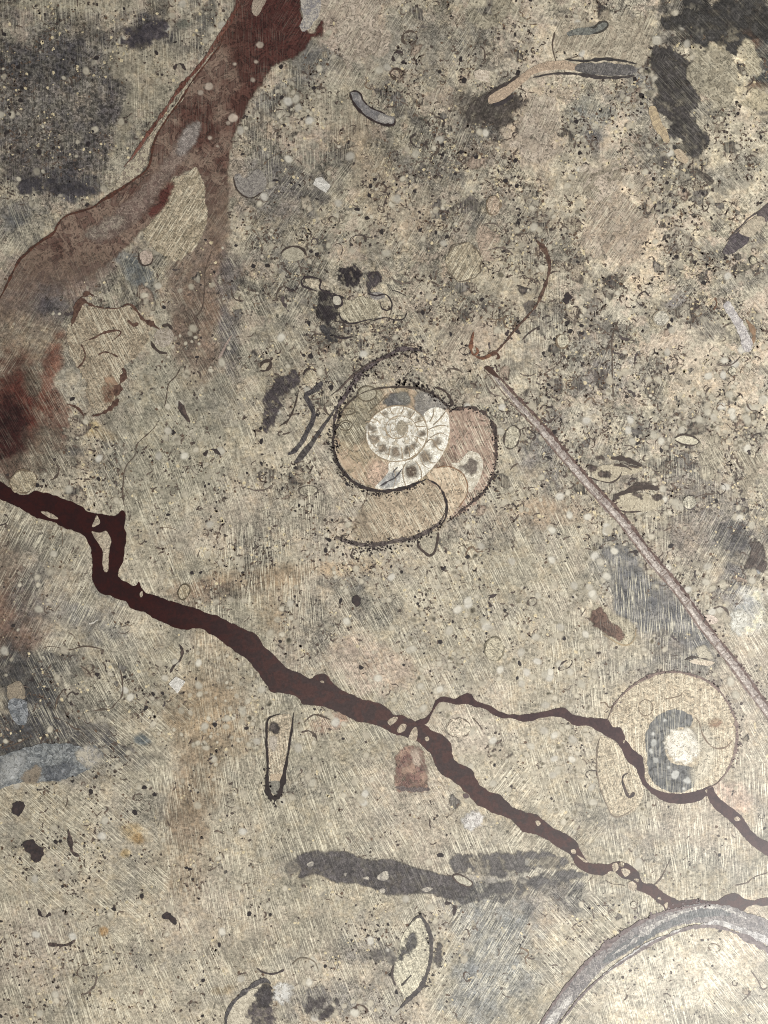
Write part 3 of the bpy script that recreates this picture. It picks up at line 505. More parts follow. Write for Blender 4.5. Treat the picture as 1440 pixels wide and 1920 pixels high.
# ------------------------------------------------------------------ the large ammonite at the centre
A = thing('ammonite', 'large coiled ammonite with white chambered centre and tan outer chambers', 'ammonite', 745, 815)
poly('outer_chamber', 'tanshell', [(835,768),(855,770),(880,764),(905,774),(924,798),(931,830),(931,862),(925,888),(912,918),(896,940),(872,960),(845,972),(830,960),(800,905),(820,850),(838,810)], 6, c(160, 132, 112), c(148, 122, 102), 1.0, 9, A)
patch('outer_chamber', 'limes', [(700,926),(750,915),(790,902),(815,910),(832,932),(838,955),(834,982),(810,998),(780,1008),(740,1016),(700,1018),(668,1012),(660,990),(672,960),(690,938)], 6, c(176, 154, 124), c(160, 140, 112), 7, 3, 14, 3, 1, A, covfn=lambda x, y: .25 + .75 * sstep(650, 730, x))
poly('body_chamber', 'tanshell', ell(735,823,109,98,0,26), 7, c(170, 144, 114), c(156, 136, 104), .8, 9, A)
patch('body_chamber', 'limes', [(640,790),(660,752),(700,732),(720,735),(700,780),(690,820),(660,830),(632,822),(628,808)], 8, c(146, 134, 106), c(134, 122, 98), 18, 4, 20, parent=A)
patch('peach_patch', 'limes', [(688,884),(700,868),(718,866),(730,874),(728,892),(716,904),(702,912),(692,900)], 9, c(200, 166, 138), c(190, 160, 132), 10, 3, 12, parent=A, cover=.85, polish=.4)
patch('grey_patch', 'slates', [(722,752),(730,742),(742,736),(752,746),(760,758),(748,762),(735,764),(726,762)], 9, c(98, 95, 92), c(116, 112, 106), 4, 3, 10, parent=A)
patch('grey_patch', 'slates', [(742,740),(760,734),(770,745),(768,758),(755,760)], 9, c(146, 142, 130), c(126, 122, 112), 5, 3, 10, parent=A, cover=.8)
patch('grey_patch', 'slates', [(776,748),(792,735),(812,738),(830,752),(838,764),(820,768),(800,772),(796,780),(780,770)], 9, c(128, 122, 114), c(146, 138, 126), 5, 3, 12, parent=A, cover=.9)
CRE = [(795,776),(808,766),(822,764),(836,772),(842,786),(843,806),(840,826),(832,848),(820,866),(806,882),(788,898),(770,908),(745,915),(720,917),(704,914),(716,900),(728,884),(730,868),(745,864),(770,862),(790,846),(801,826),(802,806),(798,788)]
w1 = poly('outer_whorl', 'calc', CRE, 10, WHT, WHT2, .7, 8, A)
w2 = poly('middle_whorl', 'calc', ell(744,813,58,52,-10,22), 11, WHT, c(200, 188, 164), .6, 8, A)
w3 = patch('inner_whorl', 'calcs', ell(746,806,31,30,0,18), 13, WHT, c(190, 176, 150), 6, 2, 10, 2, .8, A)
patch('centre_boss', 'calcs', ell(753,803,10,13,0,12), 16, c(150, 136, 112), c(176, 162, 136), 5, 2, 7, 1.8, .9, A)
LN = c(146, 130, 108)
ribbon('whorl_line', 'dark', ell(744,813,58,52,-10,22), 12, LN, 1.8, closed=True, parent=A, wob=.3)
ribbon('whorl_line', 'dark', [(748 - 3 * k / 40 + r * math.cos(a), 805 + 6 * k / 40 + .94 * r * math.sin(a)) for k in range(41) for a in [-1.2 + k * .27] for r in [9 + 46 * (k / 40) ** 1.3]], 14, LN, 1.9, parent=A, wob=.4, taper=False)
ribbon('whorl_line', 'dark', [(740,790),(732,798),(733,812),(742,820),(755,820),(763,812),(764,800),(757,791),(749,792)], 15, c(170, 154, 130), 1.4, parent=A, wob=.3)
rnd = random.Random(8)
cells = [(696,803,7,9,-60),(701,823,8,9,-45),(717,841,10,10,-20),(742,849,11,9,10),(763,845,6,9,30),(775,837,5,8,35),(790,813,5,8,80),(786,786,5,6,0),(768,776,4,5,0),(722,776,5,5,0),(818,830,10,7,-20),(798,857,12,12,-20),(772,884,12,15,0)]
for k, (x, y, rx, ry, ro) in enumerate(cells):
    big = k in (10, 11, 12); pale = k in (7, 8, 9)
    h = patch('chamber', 'calcs', ell(x, y, rx * 1.15, ry * 1.15, ro, 12), 16, c(214, 204, 182), c(226, 218, 200), 6, 2, 7, 1.8, .8, A)
    patch('chamber_fill', 'calcs', [(x + (u * math.cos(math.radians(ro)) - v * math.sin(math.radians(ro))) * rnd.uniform(.75, 1.1), y + (u * math.sin(math.radians(ro)) + v * math.cos(math.radians(ro))) * rnd.uniform(.75, 1.1)) for u, v in ((-.55*rx,-.8*ry),(.5*rx,-.75*ry),(.85*rx,0),(.6*rx,.75*ry),(-.5*rx,.8*ry),(-.8*rx,.1*ry))], 17, c(176, 160, 132) if pale else c(112, 96, 78) * rnd.uniform(.75, 1.7) if k != 12 else c(74, 54, 44), c(146, 130, 108), 9, 2.4, 6, 1.5, .95, h)
for p in ([(684,792),(694,790),(702,794)],[(688,812),(698,812),(706,808)],[(696,832),(706,830),(712,824)],[(704,848),(712,842),(718,832)],[(728,858),(730,846),(732,836)],[(754,862),(754,850),(752,838)],[(768,858),(767,846),(764,838)],[(780,852),(776,842),(770,834)],[(790,836),(784,828),(777,822)],[(799,826),(788,822),(778,818)],[(801,800),(790,800),(779,800)],[(795,788),(786,790),(776,794)],[(778,772),(772,780),(766,786)],[(757,762),(756,770),(752,776)],[(732,764),(734,772),(738,778)],[(712,772),(718,778),(724,784)],[(694,784),(706,788),(714,794)],
          [(841,800),(825,798),(803,806)],[(842,820),(826,812),(806,822)],[(832,846),(822,842),(810,824),(800,830)],[(818,868),(806,866),(796,846),(792,846)],[(806,880),(794,872),(788,858)],[(790,898),(790,884),(782,868),(776,864)],[(762,912),(757,898),(756,880),(762,868)],[(814,766),(812,780),(806,792)],[(836,772),(826,784),(812,798)],[(738,914),(742,896),(738,878)]):
    ribbon('septum', 'dark', p, 18, c(150, 134, 112), 1.5, parent=A, wob=.5)
patch('grey_patch', 'slates', [(712,908),(728,890),(740,884),(752,890),(748,904),(735,912),(720,916)], 17, c(150, 150, 148), c(196, 192, 184), 5, 2, 8, 2, .7, A)
ribbon('dark_crack', 'dark', [(712,912),(728,902),(738,898),(746,890),(754,880)], 18, c(70, 66, 66), 2.5, parent=A, jit=.7)
ribbon('dark_crack', 'dark', [(742,898),(736,892),(738,884),(746,876)], 18, c(84, 80, 78), 1.8, parent=A)
# right-hand chambers of the last whorl
k1 = poly('chamber', 'tanshell', [(800,892),(818,878),(836,874),(856,880),(870,892),(877,912),(874,930),(858,952),(842,970),(836,958),(832,936),(820,914)], 9, c(194, 170, 138), c(182, 158, 126), .8, 8, A)
ribbon('chamber_line', 'dark', [(818,878),(836,874),(856,880),(870,892),(877,912),(874,930),(860,952)], 12, c(128, 100, 76), 2.0, parent=k1, wob=.3)
k2 = poly('chamber', 'calc', [(846,868),(862,866),(874,850),(884,846),(896,850),(904,862),(905,880),(898,900),(886,920),(878,922),(877,905),(868,886),(856,878)], 10, c(216, 206, 184), c(190, 178, 154), .8, 7, A)
patch('chamber_fill', 'calcs', [(864,874),(876,866),(886,860),(894,868),(896,880),(888,890),(880,888),(872,882)], 11, c(104, 92, 82), c(132, 120, 106), 8, 4, 7, 1.8, .95, k2)
patch('grey_patch', 'limes', [(806,872),(830,850),(850,845),(850,865),(830,876)], 8, c(150, 122, 102), None, 10, 4, 14, parent=A, cover=.6)
# shell walls and their crumbly rims
SW = c(58, 48, 44)
ribbon('shell_wall', 'dark', [(628,800,3),(625,830,3.5),(630,858,3.5),(642,882,4.5),(660,902,5),(685,915,5),(712,921,6),(740,919,6),(765,913,6),(785,905,6),(800,898,4)], 12, SW, tint_b=c(40, 34, 34), parent=A)
ribbon('shell_wall', 'dark', [(800,898,4),(816,906,4.5),(828,920,5),(836,938,5),(838,955,4),(834,974,3),(826,985,2)], 12, SW, tint_b=c(40, 34, 34), parent=A)
ribbon('shell_wall', 'dark', [(626,826,2.5),(632,795,2.5),(650,760,2.5),(680,737,2.5),(715,728,2.5),(760,726,3),(795,732,3.5),(822,746,4),(838,762,4),(845,770,4)], 12, c(72, 62, 54), parent=A)
ribbon('shell_wall', 'dark', [(843,772,4),(852,768,5),(864,766,6),(880,763,6),(895,768,7),(910,776,7),(922,790,5),(929,812,3),(931,845,2.5),(928,878,3),(918,905,4),(905,925,4),(885,942,4),(860,962,3),(838,980,2.5)], 12, c(84, 70, 62), tint_b=c(60, 50, 46), parent=A, jit=1.1)
ribbon('shell_wall', 'dark', [(630,1008,9),(645,1014,8),(665,1019,7),(690,1022,7),(715,1020,7),(740,1015,7),(770,1010,8),(795,1000,8),(812,990,6),(826,978,4),(834,962,3)], 12, c(66, 58, 54), tint_b=c(96, 86, 80), parent=A, jit=.6)
ribbon('shell_wall', 'dark', [(796,662,4),(784,657,6),(765,654,7),(748,656,7),(725,668,6),(702,680,7),(688,690,8),(674,703,8),(660,722,7),(648,742,6),(636,760,5),(628,785,4),(624,812,3.5)], 12, c(66, 57, 56), tint_b=c(96, 86, 84), parent=A, jit=.6)
ribbon('shell_wall', 'dark', [(748,664,2.5),(722,672,2.5),(700,678,2.5),(680,690,2.5),(664,702,2.5),(650,716,3),(636,730,3),(620,742,2)], 12, c(84, 72, 66), parent=A, jit=.7)
ribbon('shell_wall', 'dark', [(816,727,3),(828,730,5),(838,738,5),(845,748,6),(848,758,5),(843,764,4)], 13, c(62, 52, 46), parent=A, jit=.6)
for pth, n, sp, r0, r1 in (([(626,800),(632,865),(655,905),(700,924),(750,922),(795,905)], 90, 3.5, 1, 3.2), ([(740,724),(760,716),(780,722),(800,730),(822,748)], 34, 4, 1.5, 4), ([(640,1010),(690,1026),(740,1022),(790,1006),(830,980)], 110, 6, 1, 3), ([(790,656),(748,660),(700,684),(670,712),(640,760),(622,812),(622,850)], 150, 6, 1, 3.2), ([(880,764),(915,780),(932,840),(920,905),(880,948),(845,975)], 90, 3.5, 1, 2.8), ([(810,735),(830,752),(845,768),(870,765)], 30, 4, 1, 3)):
    crust('crumbly_rim', 'dark', pth, 13, c(50, 42, 40), int(n * 2), sp * 1.0, r0 * .8, r1 * .8, A)
for x, y, rx, ry in ((688,738,18,14),(650,772,16,6),(648,798,13,9)):
    ribbon('ring_mark', 'dark', ell(x, y, rx, ry, -5, 14), 12, c(98, 88, 72), 2.0, closed=True, parent=A)
ribbon('ring_mark', 'dark', [(640,796),(648,792),(656,796)], 13, c(62, 54, 46), 2.6, parent=A)
ribbon('ring_mark', 'dark', [(690,775),(715,752),(728,738)], 12, c(112, 100, 82), 1.8, parent=A)
poly('shell_piece', 'calc', ell(688,738,16,12,-5,12), 11, c(168, 158, 132), c(150, 140, 114), .8, 7, A)

# ------------------------------------------------------------------ the small ammonite, lower right
B = thing('ammonite', 'small round ammonite with grey crescent and white core at the lower right', 'ammonite', 1264, 1380)
poly('outer_chamber', 'lime', [(1140,1350),(1152,1322),(1175,1295),(1205,1275),(1240,1264),(1275,1263),(1310,1272),(1340,1290),(1362,1315),(1376,1345),(1380,1380),(1376,1415),(1362,1445),(1345,1465),(1325,1477),(1300,1486),(1260,1489),(1230,1482),(1212,1465),(1206,1430),(1185,1405),(1170,1385),(1162,1366),(1148,1362)], 6, c(184, 168, 138), c(172, 154, 124), 1.0, 9, B)
poly('lower_chamber', 'lime', [(1128,1380),(1145,1386),(1160,1396),(1175,1426),(1192,1440),(1200,1458),(1208,1478),(1200,1505),(1185,1522),(1165,1532),(1150,1530),(1135,1505),(1122,1470),(1119,1430),(1122,1400)], 5, c(180, 164, 134), c(166, 150, 122), 1.2, 9, B)
ribbon('chamber_line', 'dark', [(1124,1385),(1119,1410),(1120,1450),(1126,1480),(1138,1510),(1150,1530),(1170,1528),(1190,1515)], 7, c(120, 108, 94), 2.0, parent=B)
poly('grey_crescent', 'tanshell', [(1212,1412),(1209,1385),(1216,1362),(1230,1345),(1248,1334),(1265,1330),(1282,1334),(1296,1342),(1299,1352),(1290,1364),(1272,1364),(1256,1376),(1247,1395),(1250,1420),(1262,1432),(1285,1436),(1300,1440),(1305,1460),(1296,1478),(1275,1487),(1250,1482),(1228,1470),(1216,1448)], 8, c(98, 97, 95), c(87, 87, 86), 1.6, 9, B, polish=.5)
patch('white_core', 'calcs', [(1248,1392),(1256,1376),(1268,1366),(1282,1364),(1298,1360),(1312,1372),(1318,1390),(1312,1412),(1302,1426),(1292,1436),(1275,1432),(1258,1424),(1248,1410)], 9, c(216, 208, 190), c(190, 181, 160), 8, 5, 12, 2.2, 1, B, warp=12)
patch('pale_patch', 'limes', [(1300,1365),(1330,1365),(1345,1400),(1335,1440),(1305,1475),(1295,1450),(1315,1410)], 9, c(204, 192, 166), None, 16, 4, 16, parent=B, cover=.7)
for x, y, r in ((1225,1393,6),(1221,1409,4),(1229,1424,5),(1246,1350,3),(1266,1452,7),(1289,1463,6),(1225,1376,2.5),(1254,1438,3),(1236,1361,3),(1282,1478,3)):
    patch('pale_grain', 'grain', ell(x, y, r, r * 1.1, 0, 10), 10, c(182, 180, 170), None, 3, 2, 6, 1.6, .85, B)
ribbon('ring_mark', 'dark', ell(1211,1327,13,15,0,14), 10, c(112, 98, 82), 1.8, closed=True, parent=B)
ribbon('septum', 'dark', [(1248,1310),(1262,1308),(1276,1304),(1279,1298)], 10, c(120, 104, 86), 1.8, parent=B)
ribbon('septum', 'dark', [(1304,1345),(1312,1358),(1318,1378),(1330,1396),(1348,1404),(1362,1400),(1372,1388)], 10, c(112, 96, 80), 2.2, parent=B)
patch('brown_spot', 'veins', ell(1342,1356,10,8,0,10), 10, c(140, 112, 92), c(160, 138, 114), 7, 4, 7, 2, .7, B)
ribbon('shell_wall', 'dark', [(1138,1352,2),(1150,1324,2.5),(1174,1296,3),(1205,1274,3.5),(1235,1262,6),(1270,1260,4),(1300,1267,4),(1325,1276,5),(1345,1292,4),(1362,1313,3.5),(1377,1345,5),(1382,1380,6),(1378,1410,5),(1366,1440,4),(1348,1466,3),(1328,1478,3)], 10, c(98, 82, 76), tint_b=c(120, 104, 94), parent=B)
crust('crumbly_rim', 'dark', [(1150,1320),(1190,1282),(1235,1260),(1300,1262),(1345,1288),(1380,1345),(1386,1385),(1372,1440)], 11, c(88, 74, 70), 130, 4, .8, 2.4, B)
# ------------------------------------------------------------------ long shells, needles and arcs
t = thing('needle_fossil', 'long thin pale needle slanting down to the right edge', 'needle fossil', 1180, 1020)
NP = [(918,692),(960,745),(1010,798),(1060,858),(1110,915),(1165,975),(1215,1040),(1270,1105),(1320,1175),(1375,1245),(1440,1335),(1500,1410)]
ribbon('needle_body', 'calc', [(x, y, 6 + 13 * min(1, k / 4)) for k, (x, y) in enumerate(NP)], 7, c(162, 148, 138), tint_b=c(132, 116, 108), parent=t, jit=.3, jsize=30, polish=.6)
rnc = random.Random(3)
for k in range(16):
    f = rnc.uniform(.6, 10); i = int(f); u = f - i; x = NP[i][0] * (1 - u) + NP[i + 1][0] * u; y = NP[i][1] * (1 - u) + NP[i + 1][1] * u; h = rnc.uniform(4, 9)
    ribbon('cross_crack', 'dark', [(x - h * .78, y + h * .62), (x + rnc.uniform(-2, 2), y + rnc.uniform(-2, 2)), (x + h * .78, y - h * .62)], 10, c(104, 88, 80), 1.3, c(126, 110, 100), parent=t, jit=1.2)
ribbon('pale_core', 'calc', [(x - 2, y + 2, 2.5 + 3 * min(1, k / 4)) for k, (x, y) in enumerate(NP)], 8, c(196, 184, 172), tint_b=c(160, 146, 134), parent=t, jit=.8, jsize=14, polish=.3)
off = lambda d: [(x + d * .78, y - d * .62) for x, y in NP]
ribbon('dark_margin', 'dark', [(x + 8 * .78 - (6 if k == 0 else 0), y - 8 * .62, 4.5) for k, (x, y) in enumerate(NP)], 9, c(76, 58, 52), tint_b=c(100, 82, 74), parent=t, jit=.9, jsize=7)
ribbon('dark_margin', 'dark', [(x - 8 * .78, y + 8 * .62, 2.6) for k, (x, y) in enumerate(NP)], 9, c(94, 76, 68), tint_b=c(120, 104, 94), parent=t, jit=.8, jsize=7)
crust('crumbly_rim', 'dark', off(11), 9, c(80, 64, 58), 150, 3, 1, 3, t)
poly('tip', 'dark', [(908,690),(916,686),(926,694),(936,708),(928,706),(918,700)], 10, c(70, 50, 42), None, 1, 5, t)

t = thing('shell_arc', 'wide curved grey shell arching into the bottom right corner', 'shell', 1240, 1770)
AC = [(1015,1945,22),(1045,1895,26),(1080,1850,28),(1125,1800,34),(1175,1765,36),(1225,1735,36),(1275,1718,34),(1330,1712,34),(1380,1722,36),(1430,1742,38),(1500,1780,40)]
ribbon('shell_body', 'slate', AC, 9, c(138, 130, 124), tint_b=c(112, 106, 104), parent=t, jit=.12, taper=False)
ribbon('grey_core', 'slate', [(1130,1805,15),(1165,1780,18),(1200,1760,18),(1240,1735,18),(1290,1716,19),(1335,1708,18),(1370,1714,14)], 10, c(94, 96, 95), tint_b=c(108, 106, 104), parent=t, jit=.25)
ribbon('pale_band', 'calc', [(1148,1790,5),(1180,1770,4),(1222,1738,10),(1262,1718,6),(1300,1704,6),(1330,1700,5),(1370,1708,5),(1400,1722,7)], 11, c(176, 170, 160), tint_b=c(130, 124, 120), parent=t, jit=.9)
ribbon('pale_band', 'calc', [(1130,1828,4),(1170,1800,5),(1210,1772,5),(1255,1752,6),(1300,1738,6),(1345,1730,8),(1385,1742,10),(1440,1765,22),(1490,1792,22)], 11, c(184, 180, 174), tint_b=c(140, 134, 130), parent=t, jit=.7)
ribbon('pale_band', 'calc', [(1022,1930,12),(1048,1895,14),(1072,1868,10)], 11, c(190, 184, 174), tint_b=c(150, 144, 138), parent=t, jit=.4)
ribbon('dark_margin', 'dark', [(1002,1940,3),(1032,1890,4),(1068,1842,5),(1110,1795,7),(1160,1755,8),(1200,1730,6),(1240,1712,5),(1275,1704,4),(1330,1694,4)], 12, c(92, 80, 78), tint_b=c(112, 100, 96), parent=t, jit=.7)
ribbon('dark_margin', 'dark', [(1030,1945,3),(1060,1905,3),(1095,1862,3.5),(1140,1822,4),(1180,1795,4),(1220,1770,5),(1260,1752,5),(1300,1738,6),(1345,1738,6),(1385,1752,10),(1430,1775,8),(1490,1810,8)], 12, c(92, 82, 80), tint_b=c(112, 102, 98), parent=t, jit=.7)
crust('crumbly_rim', 'dark', [(1110,1795),(1160,1752),(1200,1726),(1290,1698),(1330,1692)], 12, c(100, 88, 86), 80, 5, 1, 3, t)

t = thing('curved_shell', 'short curved blue grey shell piece near the top, beside the broad vein', 'shell', 700, 205)
poly('shell_body', 'slate', [(657,174),(666,172),(676,176),(682,190),(696,202),(714,210),(728,217),(739,220),(738,233),(724,234),(706,228),(690,220),(676,210),(666,196),(659,186)], 7, c(112, 108, 108), c(136, 130, 126), .8, 8, t)
patch('pale_end', 'calcs', [(712,214),(726,219),(736,222),(735,230),(722,231),(708,224)], 8, c(178, 170, 160), None, 5, 2, 7, 2, .85, t)
ribbon('shell_rim', 'dark', [(657,174),(668,171),(677,177),(682,190),(696,202),(714,210),(722,214)], 9, DK, 3.0, parent=t)
ribbon('shell_rim', 'dark', [(656,174),(660,188),(668,200),(680,213),(696,224),(714,232),(728,235),(739,233),(741,222)], 9, DK, 4.2, parent=t)

t = thing('tusk_shell', 'blue grey tusk shaped shell with pale tip at the left edge', 'shell', 90, 1432)
poly('shell_body', 'slate', [(-20,1430),(10,1415),(45,1402),(85,1394),(120,1394),(150,1400),(178,1400),(192,1410),(188,1425),(170,1440),(145,1452),(110,1462),(75,1466),(40,1468),(5,1478),(-20,1482)], 7, c(136, 138, 136), c(100, 103, 104), 2.5, 12, t)
patch('pale_tip', 'calcs', [(150,1402),(178,1400),(192,1410),(187,1426),(168,1438),(150,1430),(142,1415)], 8, c(172, 162, 142), c(150, 144, 134), 8, 4, 10, 2.5, .9, t)
patch('tan_spot', 'calcs', [(40,1455),(55,1440),(78,1440),(76,1462),(55,1470)], 8, c(156, 138, 114), None, 6, 4, 10, 2.5, .7, t)
patch('dark_patch', 'slates', [(80,1445),(110,1430),(135,1438),(120,1458),(90,1462)], 8, c(82, 85, 89), c(110, 112, 114), 6, 5, 8, 2.5, .9, t)
patch('white_band', 'calcs', [(0,1430),(30,1412),(50,1412),(40,1440),(15,1468),(0,1470)], 8, c(164, 164, 160), None, 8, 5, 10, 2.5, .8, t)
for nm, pts, mt, ca, cb in (('tan_cap', [(14,1290),(24,1280),(38,1278),(46,1292),(45,1310),(18,1312)], 'calc', c(150, 134, 110), c(132, 118, 98)), ('grey_base', [(18,1312),(45,1312),(52,1330),(48,1356),(34,1358),(20,1340)], 'slate', c(142, 144, 145), c(98, 101, 104))):
    if nm == 'tan_cap': t = thing('tooth_shell', 'small stubby shell, tan above and blue grey below, at left edge', 'shell', 32, 1318)
    poly(nm, mt, pts, 7, ca, cb, 1.5, 8, t)

t = thing('cone_shell', 'narrow upright cone shell outline with black rim below the thick vein', 'shell', 525, 1420)
poly('shell_fill', 'lime', [(502,1352),(515,1342),(528,1340),(546,1342),(544,1380),(538,1430),(532,1470),(524,1488),(512,1490),(503,1478),(502,1440),(500,1390)], 7, c(174, 156, 128), c(156, 140, 114), 1, 9, t)
poly('lower_fill', 'calc', [(506,1452),(531,1452),(530,1466),(522,1468),(510,1464)], 8, c(184, 160, 128), None, 1, 6, t)
poly('grey_end', 'slate', [(505,1465),(530,1466),(526,1482),(516,1490),(507,1482)], 8, c(124, 118, 104), None, 1, 6, t)
ribbon('shell_rim', 'dark', [(526,1338,3),(512,1343,4),(502,1352,4),(500,1390,3.5),(502,1430,4),(501,1460,5),(503,1485,9),(512,1496,9),(522,1492,9),(528,1475,7),(535,1440,5),(542,1400,4.5),(548,1362,4),(551,1336,3)], 9, c(44, 36, 34), parent=t, jit=.4)
patch('dark_patch', 'slates', ell(514,1365,11,9,0,12), 9, c(58, 50, 48), c(84, 74, 68), 4, 3, 6, 2, 1, t)
patch('white_patch', 'calcs', ell(512,1392,8,14,0,12), 9, c(190, 176, 156), None, 5, 3, 8, 2, .9, t)
crust('crumbly_rim', 'dark', [(504,1440),(502,1490),(522,1500),(530,1470)], 10, c(48, 40, 38), 50, 4, 1, 3, t)

t = thing('crusted_shell', 'irregular hollow shell with black crust above the large ammonite', 'shell', 665, 570)
patch('crust', 'slates', [(632,520),(640,505),(655,500),(675,503),(682,515),(672,522),(672,535),(650,538),(640,532)], 7, c(44, 37, 40), c(54, 46, 48), 2.5, 5, 9, 2, 1, t, .7, 7)
patch('crust', 'slates', [(600,548),(612,545),(628,552),(640,560),(632,580),(634,595),(620,605),(605,602),(592,590),(592,572),(600,560)], 7, c(44, 36, 38), c(54, 46, 48), 2.5, 5, 9, 2, 1, t, .6, 8)
patch('crust', 'slates', [(600,612),(618,608),(632,620),(640,634),(625,640),(612,634)], 7, c(52, 50, 52), c(72, 68, 68), 2.5, 5, 8, 2, 1, t, .6, 8)
patch('crust', 'slates', [(690,515),(706,508),(714,522),(706,535),(695,545),(700,555),(690,550)], 7, c(60, 54, 56), c(80, 70, 70), 4, 4, 8, 2.5, 1, t, .6, 7)
poly('shell_fill', 'lime', [(640,565),(660,560),(690,558),(715,575),(712,592),(690,602),(662,605),(645,600),(636,580)], 6, c(166, 154, 126), c(150, 138, 112), 3, 12, t)
for p, w in (([(566,526),(574,520),(590,521),(602,526),(600,540),(612,548),(628,552),(640,562),(640,572),(626,574)], 3.5), ([(566,526),(568,536),(580,542),(596,546)], 3), ([(636,585),(640,598),(650,606),(664,606),(680,602),(700,598)], 3), ([(690,550),(706,555),(722,552),(732,562),(735,575),(726,582),(718,578)], 3), ([(712,566),(716,578),(726,583)], 2.5), ([(690,520),(700,510),(712,518),(714,530)], 2.5), ([(624,628),(640,634),(660,632)], 3), ([(735,545),(748,548),(762,555)], 2), ([(700,602),(720,596),(742,600),(756,598),(764,586)], 2)):
    ribbon('shell_rim', 'dark', p, 9, c(54, 46, 46), w, parent=t, jit=.6)
poly('white_chip', 'calc', [(626,556),(636,556),(640,566),(632,572),(625,566)], 10, c(196, 186, 164), None, .8, 6, t)
poly('pale_chip', 'lime', [(572,524),(590,524),(598,530),(594,540),(580,538)], 8, c(180, 164, 136), None, .8, 6, t)
poly('white_chip', 'slate', [(694,550),(712,548),(722,556),(710,562),(698,560)], 8, c(150, 142, 134), c(120, 112, 108), .8, 6, t)

t = thing('forked_shell', 'pair of long dark bone shaped shell walls left of the large ammonite', 'shell', 570, 790)
ribbon('shell_wall', 'slate', [(604,716,16),(595,728,12),(582,736,10),(574,742,10),(580,756,8),(588,772,8),(586,790,8),(578,806,8),(568,826,9),(552,846,9),(540,852,11)], 8, c(78, 72, 72), tint_b=c(58, 52, 54), parent=t, jit=.2)
ribbon('shell_wall', 'slate', [(652,742,2),(632,762,2.5),(616,786,4),(602,806,6),(590,824,8),(576,842,9),(562,860,11),(552,868,10)], 8, c(78, 70, 68), tint_b=c(58, 52, 52), parent=t, jit=.2)
ribbon('dark_line', 'dark', [(560,730,2),(556,752,3),(548,775,3),(538,790,3.5),(526,798,3)], 8, c(62, 52, 46), parent=t)
patch('stained_edge', 'slates', [(500,745),(520,712),(545,698),(560,700),(552,725),(535,745),(522,770),(512,800),(500,810),(490,800),(492,770)], 6, c(84, 74, 74), c(64, 56, 58), 4, 7, 10, 2.5, .95, t, .6, 8)
poly('pale_fill', 'lime', [(572,704),(582,694),(592,698),(594,712),(586,724),(574,722),(568,714)], 8, c(176, 158, 128), c(160, 144, 114), 1, 7, t)
ribbon('dark_line', 'dark', [(568,704),(576,693),(586,692),(594,698)], 9, c(60, 50, 46), 3, parent=t)

o = ribbon('shell_arc', 'dark', [(1004,448,9),(1012,458,10),(1022,470,6),(1029,490,6),(1030,510,5),(1024,530,6),(1016,552,5),(1006,572,4.5),(990,592,4),(972,612,4.5),(958,628,3.5),(945,645,4),(930,660,5),(912,668,6),(898,670,5)], 8, c(70, 52, 44), tint_b=c(92, 72, 60), jit=.7)
tag(o, 'thin brown shell arc curving down from the upper right of centre', 'shell')
t = thing('hooked_shell', 'small brown V shaped shell hook at the foot of the thin arc', 'shell', 900, 650)
ribbon('shell_wall', 'dark', [(888,622,3),(884,640,5),(883,655,7),(888,665,6),(896,660,5),(892,650,3)], 9, c(90, 60, 46), tint_b=c(120, 84, 64), parent=t)
ribbon('shell_wall', 'dark', [(890,668,4),(904,672,6),(916,668,5),(926,660,4)], 9, c(84, 56, 44), tint_b=c(112, 80, 60), parent=t)
ribbon('shell_wall', 'dark', [(918,664,3),(930,662,4),(936,670,5),(930,674,3)], 9, c(84, 60, 48), parent=t)

t = thing('oval_shell', 'tall oval shell with dark right wall at the bottom, below the branching fossil', 'shell', 775, 1800)
poly('shell_fill', 'lime', [(786,1720),(800,1735),(808,1760),(810,1790),(804,1825),(790,1850),(770,1870),(752,1858),(740,1835),(738,1815),(746,1790),(752,1765),(764,1740)], 7, c(186, 176, 148), c(168, 160, 136), 1, 9, t)
ribbon('shell_wall', 'dark', [(764,1738,2),(784,1718,4),(796,1728,8),(806,1750,8),(809,1775,6),(806,1805,6),(798,1832,7),(786,1855,9),(766,1874,9),(748,1892,8),(742,1898,4)], 9, c(84, 78, 74), tint_b=c(66, 62, 60), parent=t, jit=.5)
patch('dark_patch', 'slates', [(758,1775),(768,1755),(778,1752),(782,1765),(776,1780),(764,1790),(752,1800),(748,1790)], 8, c(72, 68, 66), c(96, 92, 88), 4, 5, 8, 2.5, 1, t, .3, 8)
patch('dark_patch', 'slates', [(700,1785),(720,1780),(740,1782),(742,1796),(735,1810),(720,1800),(705,1800)], 7, c(92, 86, 82), c(120, 112, 104), 6, 6, 8, 2.5, .8, t, .5, 8)
patch('dark_patch', 'slates', [(818,1775),(828,1772),(828,1800),(822,1812),(812,1805)], 8, c(84, 78, 74), c(110, 102, 96), 4, 4, 8, 2.5, .95, t, .3, 8)
ribbon('dark_line', 'dark', [(752,1848,4),(762,1838,3),(772,1828,2.5)], 9, c(70, 64, 60), parent=t)
ribbon('dark_line', 'dark', [(738,1810,3),(735,1830,4),(742,1848,3)], 9, c(74, 66, 62), parent=t)
crust('crumbly_rim', 'dark', [(788,1712),(800,1735),(810,1780),(826,1790),(826,1815),(800,1850)], 10, c(78, 72, 68), 60, 6, 1, 3.2, t)

